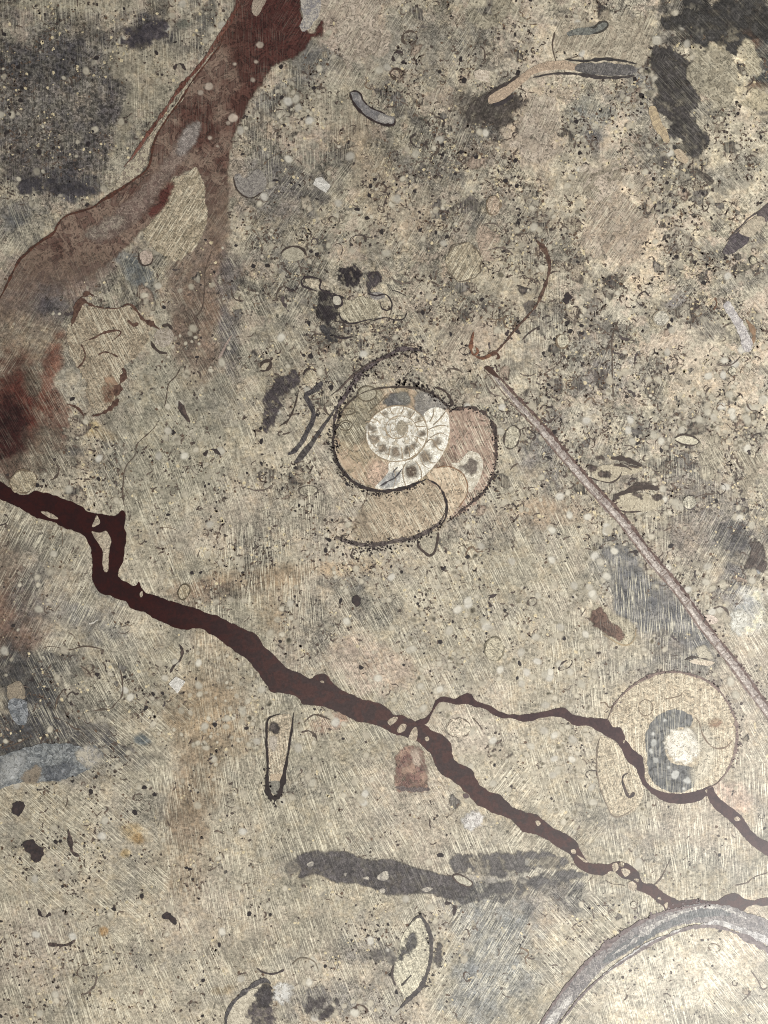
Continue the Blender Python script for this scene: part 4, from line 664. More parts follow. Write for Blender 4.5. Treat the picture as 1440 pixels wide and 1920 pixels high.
t = thing('oval_shell', 'cream oval shell with ragged dark rim cut by the bottom edge', 'shell', 470, 1885)
poly('shell_fill', 'calc', [(425,1915),(432,1888),(450,1868),(475,1855),(498,1848),(510,1858),(512,1900),(508,1940),(430,1940)], 7, c(196, 184, 158), c(172, 160, 136), 2, 9, t)
ribbon('shell_wall', 'slate', [(424,1935,7),(424,1908,7),(434,1884,7),(452,1866,7),(474,1848,8),(496,1838,9),(508,1844,8)], 9, c(92, 86, 84), tint_b=c(70, 66, 66), parent=t, jit=.5)
patch('dark_patch', 'slates', [(460,1900),(480,1880),(500,1875),(512,1890),(510,1930),(480,1925),(470,1915)], 8, c(78, 70, 70), c(104, 94, 90), 5, 7, 10, 2.5, .95, t, .5, 9)
patch('dark_patch', 'slates', ell(496,1866,16,20,20,12), 9, c(58, 52, 52), c(76, 70, 70), 4, 5, 8, 2.5, 1, t, .25, 8)
patch('white_patch', 'calcs', ell(530,1862,18,20,0,12), 8, c(206, 202, 192), c(176, 170, 158), 6, 5, 8, 2.5, .9, t)
t = thing('crusted_shell', 'cluster of black crusty shell rings at the bottom edge right of the cream oval', 'shell', 600, 1875)
for p in ([(574,1880),(578,1870),(588,1876),(586,1895),(576,1898)], [(590,1878),(600,1868),(612,1876),(608,1886),(598,1890)], [(618,1885),(625,1890),(618,1905),(604,1912),(600,1904)], [(628,1876),(636,1874),(638,1884),(630,1886)]):
    patch('crust', 'slates', p, 8, c(72, 64, 64), c(98, 90, 86), 4, 4, 8, 2.5, .95, t, .3, 7)
ribbon('shell_rim', 'dark', [(482,1815),(492,1822),(505,1826),(520,1824),(533,1818)], 8, c(66, 58, 56), 3.5, parent=t)
ribbon('shell_rim', 'dark', [(548,1808),(560,1798),(578,1797),(592,1806),(598,1822)], 8, c(112, 102, 88), 2.2, parent=t)
patch('ring_fill', 'limes', ell(594,1878,26,30,0,12), 7, c(118, 112, 108), c(140, 132, 122), 10, 6, 12, 3, .7, t)

t = thing('brown_shell', 'brown lozenge shaped fossil with a pale halo left of the long needle', 'fossil', 1148, 1173)
patch('pale_halo', 'limes', [(1108,1148),(1124,1136),(1145,1150),(1165,1160),(1185,1170),(1192,1192),(1182,1208),(1165,1208),(1140,1190),(1118,1172)], 6, c(192, 178, 146), None, 10, 4, 12, 3, .85, t)
patch('brown_fill', 'veins', [(1106,1155),(1115,1143),(1126,1139),(1138,1152),(1146,1168),(1158,1174),(1168,1186),(1170,1198),(1160,1202),(1145,1194),(1132,1186),(1124,1176),(1112,1172)], 7, c(104, 82, 70), c(90, 70, 60), 3, 3, 7, 2, 1, t)
ribbon('thin_rim', 'dark', [(1128,1188),(1145,1198),(1162,1208),(1180,1208),(1190,1196),(1192,1178)], 8, c(150, 132, 104), 1.8, parent=t)

def crystal(pts, label, ca=c(214, 208, 196), cb=c(196, 190, 178)):
    o = poly('white_crystal', 'calc', pts, 8, ca, cb, .5, 6, None, False, .1, 2.5); tag(o, label, 'crystal', 'white blocky crystals set in the stone')
crystal([(592,334),(603,332),(620,348),(611,362),(587,346)], 'white blocky crystal chip right of the broad vein fork')
crystal([(316,1282),(330,1268),(348,1278),(333,1300)], 'white square crystal below the thick maroon vein at left')
crystal([(889,134),(898,130),(918,133),(918,156),(903,152),(890,146)], 'white blocky crystal near the top beside the pale strip', c(210, 194, 170), c(190, 172, 148))

t = thing('tube_fossil', 'long tapering tube near the top, pale pink left end and grey right end', 'tube fossil', 1060, 150)
poly('pale_end', 'calc', [(915,192),(918,180),(940,166),(962,152),(985,135),(1005,122),(1035,114),(1065,115),(1085,125),(1078,132),(1050,130),(1022,133),(1000,140),(985,152),(965,168),(945,185),(925,194)], 7, c(188, 162, 132), c(170, 146, 120), 1.5, 9, t, polish=.3)
poly('grey_end', 'slate', [(1082,122),(1120,118),(1160,120),(1190,126),(1188,138),(1150,142),(1110,140),(1080,134)], 8, c(112, 106, 102), c(92, 88, 86), 2, 9, t)
ribbon('dark_margin', 'dark', [(1060,112,2),(1095,115,4),(1130,111,7),(1165,114,5),(1195,120,3)], 9, c(58, 54, 52), parent=t, jit=.6)
ribbon('dark_margin', 'dark', [(1000,146,2),(1040,138,3),(1080,139,5),(1120,145,7),(1160,146,5),(1190,142,3)], 9, c(66, 60, 58), parent=t, jit=.6)
ribbon('dark_margin', 'dark', [(908,186,4),(930,168,5),(955,154,6),(975,140,3)], 9, c(66, 58, 54), parent=t, jit=.6)
ribbon('dark_margin', 'dark', [(925,196,6),(945,192,7),(962,178,4)], 9, c(62, 56, 56), parent=t, jit=.6)

o = poly('pale_splinter', 'calc', [(1215,205),(1226,200),(1234,212),(1240,230),(1250,244),(1255,262),(1248,268),(1236,252),(1224,236)], 8, c(192, 168, 126), c(170, 148, 114), 1.5, 8, None, polish=.3); tag(o, 'pale cream splinter on the dark mass at the upper right', 'splinter')
o = poly('pale_splinter', 'calc', [(1264,284),(1274,280),(1290,296),(1286,306),(1272,300)], 8, c(186, 164, 132), None, 1.2, 8); tag(o, 'short cream splinter just below the dark mass at the upper right', 'splinter')
o = poly('dark_splinter', 'slate', [(1302,316),(1316,322),(1330,330),(1339,340),(1330,347),(1318,336),(1306,326)], 8, c(98, 88, 76), c(70, 62, 56), .8, 8); tag(o, 'dark brown pointed splinter below the cream splinters at upper right', 'splinter')
t = thing('grey_tube', 'small bent grey tube on the pinkish patch near the top right', 'tube fossil', 1100, 55)
poly('tube_body', 'slate', [(1063,62),(1080,54),(1104,51),(1118,46),(1128,41),(1138,42),(1139,51),(1128,58),(1114,63),(1100,66),(1080,66),(1066,68)], 8, c(122, 122, 112), c(100, 100, 94), .8, 7, t)
ribbon('dark_margin', 'dark', [(1105,50,2),(1114,52,4),(1124,43,4),(1136,41,3.5),(1140,48,4),(1130,58,4),(1112,64,3)], 9, c(66, 62, 56), parent=t)

t = thing('belemnite', 'banded purple and cream rod entering from the right edge at the top', 'belemnite', 1400, 435)
poly('dark_end', 'slate', [(1355,470),(1366,452),(1380,438),(1392,434),(1405,442),(1400,456),(1385,468),(1370,476),(1357,476)], 8, c(92, 82, 84), c(78, 70, 72), 1.2, 8, t)
poly('pale_band', 'calc', [(1386,436),(1400,418),(1418,406),(1432,408),(1434,420),(1420,434),(1404,444)], 9, c(186, 170, 142), c(164, 150, 126), 1.0, 8, t)
poly('dark_end', 'slate', [(1420,402),(1440,385),(1480,355),(1490,372),(1450,405),(1434,416)], 8, c(104, 92, 90), c(86, 76, 76), 1.2, 8, t)
ribbon('dark_margin', 'dark', [(1362,452,2),(1384,430,2.5),(1404,410,2.5),(1424,396,2.5),(1445,378,2.5)], 10, c(80, 72, 70), parent=t)
t = thing('pale_shell', 'elongated whitish shell with brown right edge near the right side', 'shell', 1383, 615)
poly('shell_body', 'calc', [(1356,572),(1366,566),(1376,576),(1384,590),(1394,606),(1402,624),(1410,642),(1408,656),(1398,660),(1390,648),(1388,632),(1380,616),(1370,598),(1360,584)], 8, c(200, 192, 184), c(168, 160, 156), 1.5, 7, t, polish=.3)
ribbon('brown_edge', 'dark', [(1398,598,4),(1408,612,8),(1414,630,8),(1410,648,5)], 7, c(132, 108, 86), parent=t)
ribbon('dark_line', 'dark', [(1322,572),(1332,566),(1340,558)], 7, c(180, 164, 140), 4, parent=t)
ribbon('dark_line', 'dark', [(1340,558),(1344,570),(1338,582)], 7, c(96, 72, 56), 4, parent=t)

def eye(label, pts, rim, fill=(c(186, 172, 142), c(170, 156, 128)), extra=()):
    t = thing('eye_shell', label, 'shell', *np.mean(pts, 0))
    poly('shell_fill', 'calc', pts, 7, *fill, .8, 7, t)
    for p in rim: ribbon('shell_rim', 'dark', p, 9, c(66, 56, 50), 3, parent=t, jit=.6)
    for p in extra: patch('dark_patch', 'slates', p, 8, c(66, 54, 48), c(90, 76, 66), 3, 3, 7, 2, 1, t)
eye('long flat shell with a dark square blot right of the needle', [(1110,885),(1130,872),(1160,872),(1190,878),(1205,880),(1190,888),(1165,892),(1160,902),(1135,904),(1115,898)],
    [[(1100,894,2),(1125,902,3),(1145,905,3.5),(1160,896,3),(1166,884,2)], [(1145,860,6),(1165,860,8),(1185,866,7),(1206,874,6)], [(1150,872,2),(1170,874,3),(1185,882,2)], [(1170,868,2),(1185,874,3),(1197,877,2)]], extra=[[(1122,886),(1132,884),(1144,886),(1144,896),(1130,898),(1122,893)], ell(1112,878,8,6), ell(1124,858,9,4)])
eye('leaf shaped shell with dark crusty roof below the flat shell', [(1146,945),(1160,930),(1185,924),(1215,926),(1240,935),(1244,944),(1220,956),(1190,962),(1160,960)],
    [[(1152,930,5),(1170,924,7),(1190,917,8),(1215,913,9),(1236,918,8)], [(1150,952,3),(1175,960,3),(1205,958,2)]], extra=[[(1184,926),(1196,924),(1206,930),(1200,936),(1188,930)], [(1222,930),(1240,928),(1242,936),(1228,936)], ell(1205,908,18,4), ell(1155,932,6,5)])
eye('small white almond shell right of centre near the right side', [(1266,823),(1278,817),(1292,818),(1306,824),(1311,832),(1298,834),(1280,832)], [[(1265,822,2.5),(1280,815,2.5),(1298,818,2.5),(1311,828,3),(1300,835,3),(1280,833,2.5),(1266,825,2.5)]], (c(206, 196, 166), c(186, 176, 148)))
eye('pale slender shell with a brown upper line above the small ammonite', [(1292,1240),(1305,1236),(1325,1238),(1340,1242),(1330,1248),(1308,1246)], [[(1284,1238,2),(1300,1232,4),(1315,1234,3),(1328,1236,2)]], (c(204, 186, 160), c(188, 170, 144)))
eye('tiny pink white shell touching the right side of the needle', [(1318,1156),(1328,1152),(1340,1156),(1347,1164),(1338,1170),(1324,1168)], [[(1316,1150,2),(1322,1158,3),(1318,1168,2)]], (c(208, 188, 168), None))
eye('small thick rimmed oval ring shell up and left of the large ammonite', [(490,685),(498,680),(504,684),(500,692),(492,695)], [[(488,688,4),(494,679,5),(505,677,5),(508,684,5),(500,694,5),(489,696,5)]])
eye('triangular shell hanging below the bottom wall of the large ammonite', [(784,1010),(800,1000),(820,998),(818,1025),(808,1038),(798,1036)], [[(783,1012,3),(786,1026,3.5),(796,1036,4),(806,1042,4),(815,1034,5),(820,1014,6),(822,998,5)]], (c(170, 158, 132), c(150, 140, 118)))
eye('small pointed oval under the broad vein fork with brown rim', [(262,476),(270,470),(283,472),(286,485),(280,494),(268,496),(264,488)], [[(260,474,2),(262,488,3),(268,497,3.5),(282,496,3),(287,484,2.5)]], (c(186, 164, 146), c(166, 146, 126)))
eye('round pale shell bubble with dark crescent beneath at left', [(290,628),(300,616),(318,616),(326,630),(320,644),(305,652),(292,645)], [[(304,612,5),(316,610,6),(324,618,4)], [(284,640,4),(290,652,6),(300,660,5),(314,662,3)]], (c(172, 158, 140), c(150, 136, 116)))
eye('grey crescent pebble beside the right edge of the broad vein', [(440,330),(450,326),(456,334),(466,332),(480,318),(492,322),(500,340),(492,358),(472,370),(454,366),(443,352)], [[(438,332,2),(443,352,2.5),(456,367,2.5),(474,371,2.5),(492,360,2)]], (c(146, 138, 128), c(122, 114, 108)))
eye('oval shell with dark upper rim above the black crusted shell', [(528,478),(540,466),(558,464),(570,474),(566,486),(545,490)], [[(526,476,3),(536,466,3),(552,462,3),(568,468,4),(575,480,4)]], (c(178, 168, 142), c(160, 150, 126)))
eye('dark teardrop shell with white blade at the right edge', [(1404,1020),(1414,1022),(1422,1034),(1428,1050),(1430,1066),(1422,1076),(1416,1060),(1410,1040)], [], (c(176, 176, 172), c(140, 142, 142)), extra=[[(1406,1018),(1425,1016),(1436,1040),(1436,1070),(1424,1072),(1412,1064),(1400,1070),(1396,1058),(1408,1040)]])
t = thing('limestone_clast', 'brown stained angular block touching the underside of the thick vein', 'rock', 775, 1442)
patch('brown_fill', 'veins', [(745,1415),(758,1402),(776,1400),(790,1405),(800,1430),(800,1470),(798,1482),(770,1483),(744,1482),(742,1450)], 6, c(118, 90, 82), c(148, 122, 106), 4, 4, 10, 2.5, .9, t, .35, 9)
ribbon('dark_base', 'slate', [(742,1476,8),(770,1480,10),(806,1480,8)], 7, c(92, 78, 74), tint_b=c(108, 94, 88), parent=t)
patch('pink_core', 'calcs', [(770,1408),(782,1404),(792,1420),(786,1438),(776,1430)], 7, c(204, 180, 156), None, 6, 4, 8, 2.5, .8, t)

# pale stained clast, left
t = thing('limestone_clast', 'tan clast with jagged dark brown outline right of the rust stain', 'rock', 205, 660)
poly('tan_fill', 'lime', [(150,575),(170,574),(200,580),(240,572),(262,592),(285,612),(275,640),(255,668),(235,680),(225,712),(218,745),(200,770),(180,775),(165,750),(160,710),(145,690),(130,660),(125,620),(140,600)], 5, c(160, 142, 114), c(146, 128, 102), 4, 16, t)
for p, w in (([(134,612,5),(140,595,8),(146,575,8),(156,565,6),(172,572,4),(196,578,3),(222,578,3),(242,570,3),(256,582,5),(268,598,6),(285,608,9),(300,618,4)], 1), ([(155,640),(175,634),(195,624),(220,620),(226,626),(210,640)], 3), ([(216,742,8),(228,715,12),(234,700,10),(230,690,5)], 1), ([(172,780,4),(190,776,4),(208,765,6),(222,748,6)], 1), ([(150,560,5),(165,550,11),(176,555,7)], 1), ([(240,600),(250,610),(260,606)], 5), ([(145,690),(155,680),(160,665),(152,645)], 2.5), ([(185,665),(200,660),(222,670)], 2.5), ([(125,758,8),(145,765,6),(158,780,4)], 1)):
    ribbon('dark_outline', 'dark', p, 8, c(70, 50, 42), w, c(92, 70, 58), parent=t, jit=.9)
patch('brown_fill', 'veins', [(195,715),(205,705),(215,708),(222,730),(212,752),(196,750)], 7, c(128, 96, 78), c(160, 132, 108), 6, 5, 8, 2.5, .8, t, .4, 8)

# round pebbles
def pebble(x, y, rx, ry, label, ca=c(164, 148, 116), cb=c(150, 134, 106), rim=c(112, 98, 80), rot=0):
    t = thing('round_pebble', label, 'pebble', x, y, 'round pebbles in the stone')
    poly('pebble_body', 'lime', ell(x, y, rx, ry, rot, 16), 10, ca, cb, rx * .09, 10, t); ribbon('pebble_rim', 'dark', ell(x, y, rx, ry, rot, 16), 11, rim, 1.6, closed=True, parent=t, jit=2.2, wob=rx * .14)
pebble(44, 903, 25, 20, 'tan oval pebble sitting on the thick vein at the left edge', rot=-25)
pebble(925, 385, 13, 18, 'pinkish round pebble in the upper right of centre', c(174, 150, 124), c(160, 138, 114))
pebble(1055, 640, 12, 13, 'pale round pebble ring right of the thin brown arc', c(178, 168, 142), c(164, 154, 130))
pebble(1293, 943, 13, 13, 'pale ring pebble at the right, below the almond shell', c(176, 168, 146), c(160, 152, 130), c(92, 84, 78))
pebble(927, 1217, 18, 22, 'large thin ring outline right of centre below the big ammonite', c(180, 168, 138), c(164, 152, 124), c(112, 104, 86))
pebble(860, 1365, 22, 18, 'lumpy pale pebble just under the branch vein', c(196, 180, 154), c(178, 162, 138), c(104, 92, 80))
pebble(1373, 696, 7, 8, 'small white ring pebble near the right edge', c(188, 178, 152), None, c(88, 78, 66))
pebble(1412, 488, 7, 8, 'tiny dark rimmed ring pebble by the right edge below the banded rod', c(180, 168, 138), None, c(58, 52, 46))
pebble(1240, 597, 15, 14, 'whitish round blob pebble in the upper right', c(186, 178, 160), c(168, 160, 142), c(150, 140, 122))
pebble(870, 492, 34, 36, 'large faint round pebble left of the thin brown arc', c(160, 144, 114), c(146, 132, 106), c(96, 86, 72))
pebble(578, 920, 18, 10, 'faint oval pebble ring left of the large ammonite base', c(160, 150, 126), c(140, 130, 110), c(84, 76, 68))
pebble(960, 820, 14, 22, 'pale oval pebble with dark left rim right of the large ammonite', c(186, 176, 150), c(168, 158, 132), c(74, 64, 56), 15)
pebble(1166, 1690-70, 0.1+4, 4, 'minute ring pebble where the thick vein narrows', c(190, 176, 150))
pebble(1188, 1697, 6, 7, 'tiny ring pebble below the thick vein at lower right', c(186, 176, 152), None, c(112, 100, 88))
pebble(345, 1110, 10, 15, 'thin ring pebble outline above the thick vein at left', c(156, 138, 106), None, c(86, 76, 60), 20)

# pale patches and crystals of calcite
for pts, lab, ca, cb in (([(868,1535),(878,1526),(895,1522),(905,1535),(898,1548),(884,1556),(874,1552)], 'white crystalline patch below the thick vein, lower centre', c(212, 206, 196), c(176, 168, 160)),
                         ([(1372,1150),(1392,1140),(1405,1156),(1400,1176),(1385,1190),(1370,1180)], 'bright white calcite patch at right of the needle', c(224, 220, 204), c(196, 190, 172)),
                         ([(1300,1222),(1312,1212),(1330,1220),(1335,1232),(1315,1236)], 'cream calcite fleck under the needle by the small ammonite', c(204, 192, 164), None)):
    o = patch('calcite_patch', 'calcs', pts, 8, ca, cb, 6, 5, 9, 2.5, .9); tag(o, lab, 'crystal')
# hooks
for p, w, lab in (([(1178,1450,6),(1170,1453,5),(1167,1464,4.5),(1172,1480,4.5),(1180,1494,5),(1190,1486,7)], 4, 'black C shaped hook inside the lower lobe of the small ammonite'),
                  ([(336,1208,4),(342,1222,6),(338,1238,5),(326,1250,4),(320,1262,3)], 4, 'dark wavy shell hook below the thick vein at left'),
                  ([(336,752,8),(342,768,10),(348,780,8),(356,792,4)], 4, 'black tapering sliver left of the large ammonite'),
                  ([(128,1555,6),(132,1580,9),(136,1598,6),(150,1606,4)], 4, 'black comma shaped speck at the lower left'),
                  ([(1012,612,2),(992,625,4),(980,638,2)], 4, 'short brown sliver right of the thin arc'),
                  ([(90,1770,4),(104,1772,6),(125,1772,5),(142,1762,3)], 4, 'row of dark crumbs forming a dash at the lower left')):
    o = ribbon('shell_hook', 'dark', p, 9, c(54, 46, 44), w, c(78, 66, 60)); tag(o, lab, 'shell')
for pts, lab in (([(45,1578),(60,1575),(75,1588),(82,1602),(76,1615),(68,1618),(58,1605),(48,1592)], 'dark brown lozenge chip at the lower left'), ([(24,1508),(35,1502),(45,1508),(44,1522),(34,1530),(24,1522)], 'black round chip at the lower left edge'), ([(306,1718),(314,1712),(326,1720),(333,1728),(328,1735),(318,1726)], 'black angular chip at the bottom left of centre'), ([(1058,555),(1066,550),(1072,558),(1066,567),(1057,564)], 'blackest round chip right of the thin arc'), ([(660,1122),(672,1116),(679,1125),(672,1135),(661,1130)], 'black chip below the large ammonite')):
    o = poly('black_chip', 'dark', pts, 9, c(58, 48, 46), c(48, 42, 42), 3.2, 9); tag(o, lab, 'chip')
# ------------------------------------------------------------------ clasts of other rock
def clast(pts, lab, ca, cb, name='limestone_clast', mat='limes', edge=5, rag=11, holes=0, cover=.72, polish=1.0, line=True):
    t = thing(name, lab, 'rock', *np.mean(pts, 0))
    patch('clast_body', mat, pts, 4, ca, cb, edge, rag, 26, 2.6, cover, t, holes, 12, polish=polish, warp=36)
PB = c(194, 176, 154); PB2 = c(176, 158, 136)
clast([(606,-10),(622,32),(640,72),(652,102),(672,112),(700,106),(716,90),(722,50),(716,-10)], 'pinkish beige clast at the top edge right of the broad vein', PB, PB2)
clast([(1060,32),(1120,26),(1180,26),(1225,48),(1232,74),(1206,104),(1170,116),(1095,108),(1064,98),(1054,62)], 'large beige streaked clast around the small grey tube near the top', c(182, 168, 142), c(166, 150, 126))
clast([(985,182),(1022,166),(1044,190),(1050,240),(1036,288),(1002,318),(966,308),(962,262),(974,216)], 'tall pinkish clast below the long tapering tube', PB, PB2)
clast([(1312,112),(1344,96),(1370,104),(1376,150),(1364,188),(1332,198),(1312,170)], 'pale streaked clast right of the dark wedge at upper right', c(184, 172, 144), c(160, 148, 122))
clast([(1386,80),(1402,76),(1424,96),(1426,124),(1410,136),(1394,114)], 'bright cream clast in the top right corner', c(206, 192, 156), c(186, 170, 136), rag=7)
clast([(1394,186),(1430,172),(1450,196),(1424,208),(1400,206),(1386,196)], 'cream ragged clast at the right edge near the top', c(204, 188, 150), c(184, 168, 132), rag=6)
clast([(1384,852),(1410,846),(1420,880),(1416,920),(1400,932),(1388,900)], 'beige clast at the right edge beside the almond shell', c(176, 162, 136), c(158, 144, 120))
clast([(1318,816),(1344,810),(1360,840),(1366,880),(1336,898),(1318,870)], 'streaked beige clast between the almond shell and the right edge', c(174, 162, 136), c(154, 142, 120))
clast([(1086,302),(1138,296),(1160,330),(1132,380),(1096,372)], 'small pink clast under the dark mottled band, upper right', PB, c(150, 136, 114))
clast([(1100,392),(1176,372),(1216,420),(1194,480),(1120,486)], 'broad pink clast right of the top of the thin brown arc', c(180, 158, 132), PB2, rag=9, cover=.8)
clast([(880,22),(905,14),(962,18),(968,36),(906,42)], 'small pale clast at the top edge right of centre', c(182, 170, 142), c(160, 148, 122), rag=6)
clast([(890,430),(912,420),(928,446),(924,470),(900,474),(886,452)], 'faint pink clast above the large round pebble', c(178, 154, 130), None, rag=5, cover=.8)
DW = c(62, 57, 55)
clast([(1236,102),(1270,96),(1306,118),(1312,180),(1306,276),(1300,306),(1268,292),(1248,236),(1232,178)], 'dark charcoal wedge of rock at the upper right', DW, c(78, 72, 69), 'dark_clast', 'slates', 3, 9, .45, .95, 1.6, False)
clast([(1300,8),(1380,-10),(1450,0),(1450,70),(1410,84),(1350,78),(1296,64),(1262,40)], 'charcoal rock mass in the top right corner', c(58, 55, 53), c(76, 72, 68), 'dark_clast', 'slates', 3, 12, .5, .95, .7, False)
clast([(892,196),(930,184),(966,196),(958,222),(930,236),(900,228)], 'brown black smudge below the left end of the long tube', c(72, 64, 58), c(96, 86, 78), 'dark_clast', 'slates', 8, 10, .5, .85, .5, False)
clast([(1130,1050),(1160,1020),(1200,1060),(1250,1110),(1300,1160),(1322,1196),(1280,1200),(1230,1190),(1190,1150),(1150,1120)], 'slate grey streaked triangle lying along the lower left of the needle', c(102, 101, 102), c(128, 124, 120), 'slate_clast', 'limes', 14, 12, .2, .8, 1.3, False)
clast([(30,338),(90,330),(150,340),(186,352),(170,372),(110,368),(60,362)], 'blue black clump below the speckled upper left corner', c(66, 62, 66), c(84, 78, 80), 'dark_clast', 'slates', 6, 10, .5, .85, .3, False)
clast([(246,62),(262,46),(290,42),(308,62),(300,84),(268,92),(250,80)], 'dark speckled clump near the top left of the broad vein', c(66, 60, 66), c(88, 80, 82), 'dark_clast', 'slates', 5, 9, .5, .85, .3, False)
# ------------------------------------------------------------------ cracks, specks, grains and shell crumbs of the slab itself
for p in ([(296,790),(290,802),(276,815),(258,832),(252,855),(238,872),(232,892),(230,925),(234,955),(236,968)], [(398,470),(388,495),(383,520),(384,540),(378,580),(360,600)], [(338,690),(330,705),(316,720),(312,745),(308,762)], [(125,1490),(126,1505),(118,1520)], [(60,1380),(30,1395),(0,1405)], [(100,1345),(120,1352),(140,1366),(150,1368)], [(80,1216),(100,1212),(130,1218),(160,1212),(195,1218)],
          [(225,1255),(230,1280),(228,1305),(216,1320),(205,1330),(175,1332)], [(120,1292),(108,1310),(104,1330)], [(150,1248),(165,1258),(172,1270)], [(1095,120),(1090,105),(1060,112)], [(1378,1410+250),(1400,1655),(1412,1646),(1440,1636)], [(1225,1660),(1240,1645),(1250,1625),(1258,1610)], [(1135,1650),(1150,1658),(1172,1660)], [(1408,1820),(1420,1836),(1430,1855),(1440,1850)], [(1392,1876),(1402,1868),(1408,1858)], [(905,1368),(895,1355),(885,1345)], [(620,1350),(590,1340),(570,1355)], [(1290,945),(1310,930),(1340,826+100)], [(1040,60),(1036,90),(1044,120)], [(1150,750),(1148,640),(1160,600)]):
    ribbon('crack', 'dark', p, 3, c(84, 72, 62), 2.2, parent=slab, jit=.8)
ribbon('bright_scratch', 'calc', [(435,628),(422,650),(410,672)], 4, c(160, 138, 124), 4, parent=slab, jit=.3)
ribbon('bright_scratch', 'calc', [(166,1170),(175,1168),(184,1162)], 4, c(214, 206, 190), 3, parent=slab, jit=.3)

rnd = random.Random(77)
VA_ = np.array(VA); VB_ = np.array(VB)
def dens(x, y, spots, base):
    d = base
    for sx, sy, rx, ry, k in spots: d = d + k * np.exp(-(((x - sx) / rx) ** 2 + ((y - sy) / ry) ** 2))
    return d
SPK = [(100,200,150,150,1.2),(800,250,350,250,1.0),(1050,330,300,260,1.1),(1250,650,250,250,.9),(1130,850,150,120,1.0),(600,620,200,130,.9),(560,880,120,120,.9),(900,960,150,60,1.0),(600,1100,180,120,.7),(160,1600,180,140,.7),(100,1800,120,120,.4),(150,1350,150,130,.6),(1250,1000,150,100,1.0),(250,850,120,150,.6),(480,1020,100,80,.8),(1080,1680,80,50,1.2),(700,1780,120,80,.7),(900,600,130,80,.9),(1250,350,200,200,.8),(720,640,130,60,.7),(860,1130,200,100,.4)]
OOI = [(1330,750,120,100,2.2),(1200,200,120,120,1.4),(1150,300,120,80,1.2),(620,1180,130,120,1.2),(400,1320,110,110,1.3),(1080,1050,150,130,1.3),(1040,1280,150,110,1.3),(1110,1430,110,90,1.6),(1150,1540,90,70,1.4),(860,1280,150,120,.9),(560,200,120,120,.6),(400,800,80,150,.7),(700,1500,200,120,.5),(1300,1050,120,80,1.2),(620,1450,120,80,.6),(820,1200,150,150,.8),(700,400,200,100,.5),(1200,1000,120,100,.9),(640,1780,150,100,.5)]
FRG = [(1150,680,250,200,1.6),(950,300,350,250,1.0),(560,330,150,150,1.0),(1300,850,150,150,1.2),(600,880,150,120,.8),(180,1340,120,100,.8),(700,130,200,120,.5),(560,600,180,150,.8),(1100,180,250,150,.5),(170,880,120,100,.6),(1350,400,120,150,.8),(600,1180,150,120,.5),(900,600,200,150,.6)]
nr = np.random.default_rng(5)
def scatter(n, spots, base, mx, x0=-60, x1=1500, y0=-60, y1=1980):
    out = np.zeros((0, 2))
    while len(out) < n:
        x = nr.uniform(x0, x1, 8000); y = nr.uniform(y0, y1, 8000); k = fbm(x, y, 45, 61, 3)
        ok = nr.random(8000) * mx < dens(x, y, spots, base) * np.maximum(0.06, (k - .38) * 6)
        out = np.vstack([out, np.stack([x[ok], y[ok]], 1)])
    return [tuple(p) for p in out[:n]]
def off_veins(pts, m=3):
    a = np.array(pts); d = np.maximum(sdist(VA_, a[:, 0], a[:, 1]), sdist(VB_, a[:, 0], a[:, 1])); d = np.maximum(d, sdist(VC, a[:, 0], a[:, 1]))
    amm = np.hypot((a[:, 0] - 755) / 95, (a[:, 1] - 820) / 95)
    rust = np.hypot((a[:, 0] - 30) / 100, (a[:, 1] - 770) / 120)
    return [p for p, q, r, u in zip(pts, d, amm, rust) if q < -m and r > 1 and u > 1]
# black mineral specks
for nm, n, r0, r1, ca, cb in (('black_specks', 8500, 0.9, 3.6, c(56, 49, 46), c(76, 66, 58)), ('brown_specks', 3500, 1.0, 3.4, c(98, 80, 64), c(80, 64, 52)), ('pale_flecks', 3500, 1.2, 4.0, c(196, 182, 150), c(180, 166, 134))):
    xy = []; F = []
    for x, y in off_veins(scatter(n, SPK, .22, 1.7)):
        r = r0 + (r1 - r0) * rnd.random() ** 2.2; add_crumb(xy, F, x, y, r, rnd)
        if rnd.random() < .25: add_crumb(xy, F, x + rnd.gauss(0, 6), y + rnd.gauss(0, 6), r * .7, rnd)
    o = build(nm, 'dark', xy, F, 1 if nm != 'pale_flecks' else 0.6, ca, cb, parent=slab, skirt=False); o['kind'] = 'stuff'
xy = []; F = []
for x, y in off_veins(scatter(560, SPK, .2, 1.7), 5): add_crumb(xy, F, x, y, 2.4 + 3.8 * rnd.random() ** 2, rnd)
o = build('black_specks', 'dark', xy, F, 2, c(48, 42, 40), c(40, 35, 35), parent=slab, skirt=False); o['kind'] = 'stuff'
# pale rounded grains: the 300 largest one by one, the rest together
def disc(r, seed, x=0, y=0):
    q = random.Random(seed); k = 12; ph = q.random() * 6.28; xy = [(x, y)]; cov = [1.0]; F = []
    w = [r * (1 + .12 * math.sin(2 * i * 6.283 / k + ph) + q.uniform(-.07, .07)) for i in range(k)]
    for f, cv in ((.62, 1.0), (1.15, 0.0)):
        for i in range(k): a = -6.2832 * i / k; xy.append((x + w[i] * f * math.cos(a), y + w[i] * f * math.sin(a))); cov.append(cv)
    for i in range(k):
        j = (i + 1) % k; F.append((0, 1 + i, 1 + j)); F.append((1 + i, 1 + k + i, 1 + k + j, 1 + j))
    return xy, F, cov
GC = [c(200, 191, 168), c(190, 181, 160), c(208, 200, 180), c(196, 184, 158), c(190, 182, 164), c(216, 209, 192)]
pts = off_veins(scatter(3000, OOI, .2, 2.3), 4)
rad = sorted([2.6 + 6.0 * rnd.random() ** 1.8 for _ in pts], reverse=True)
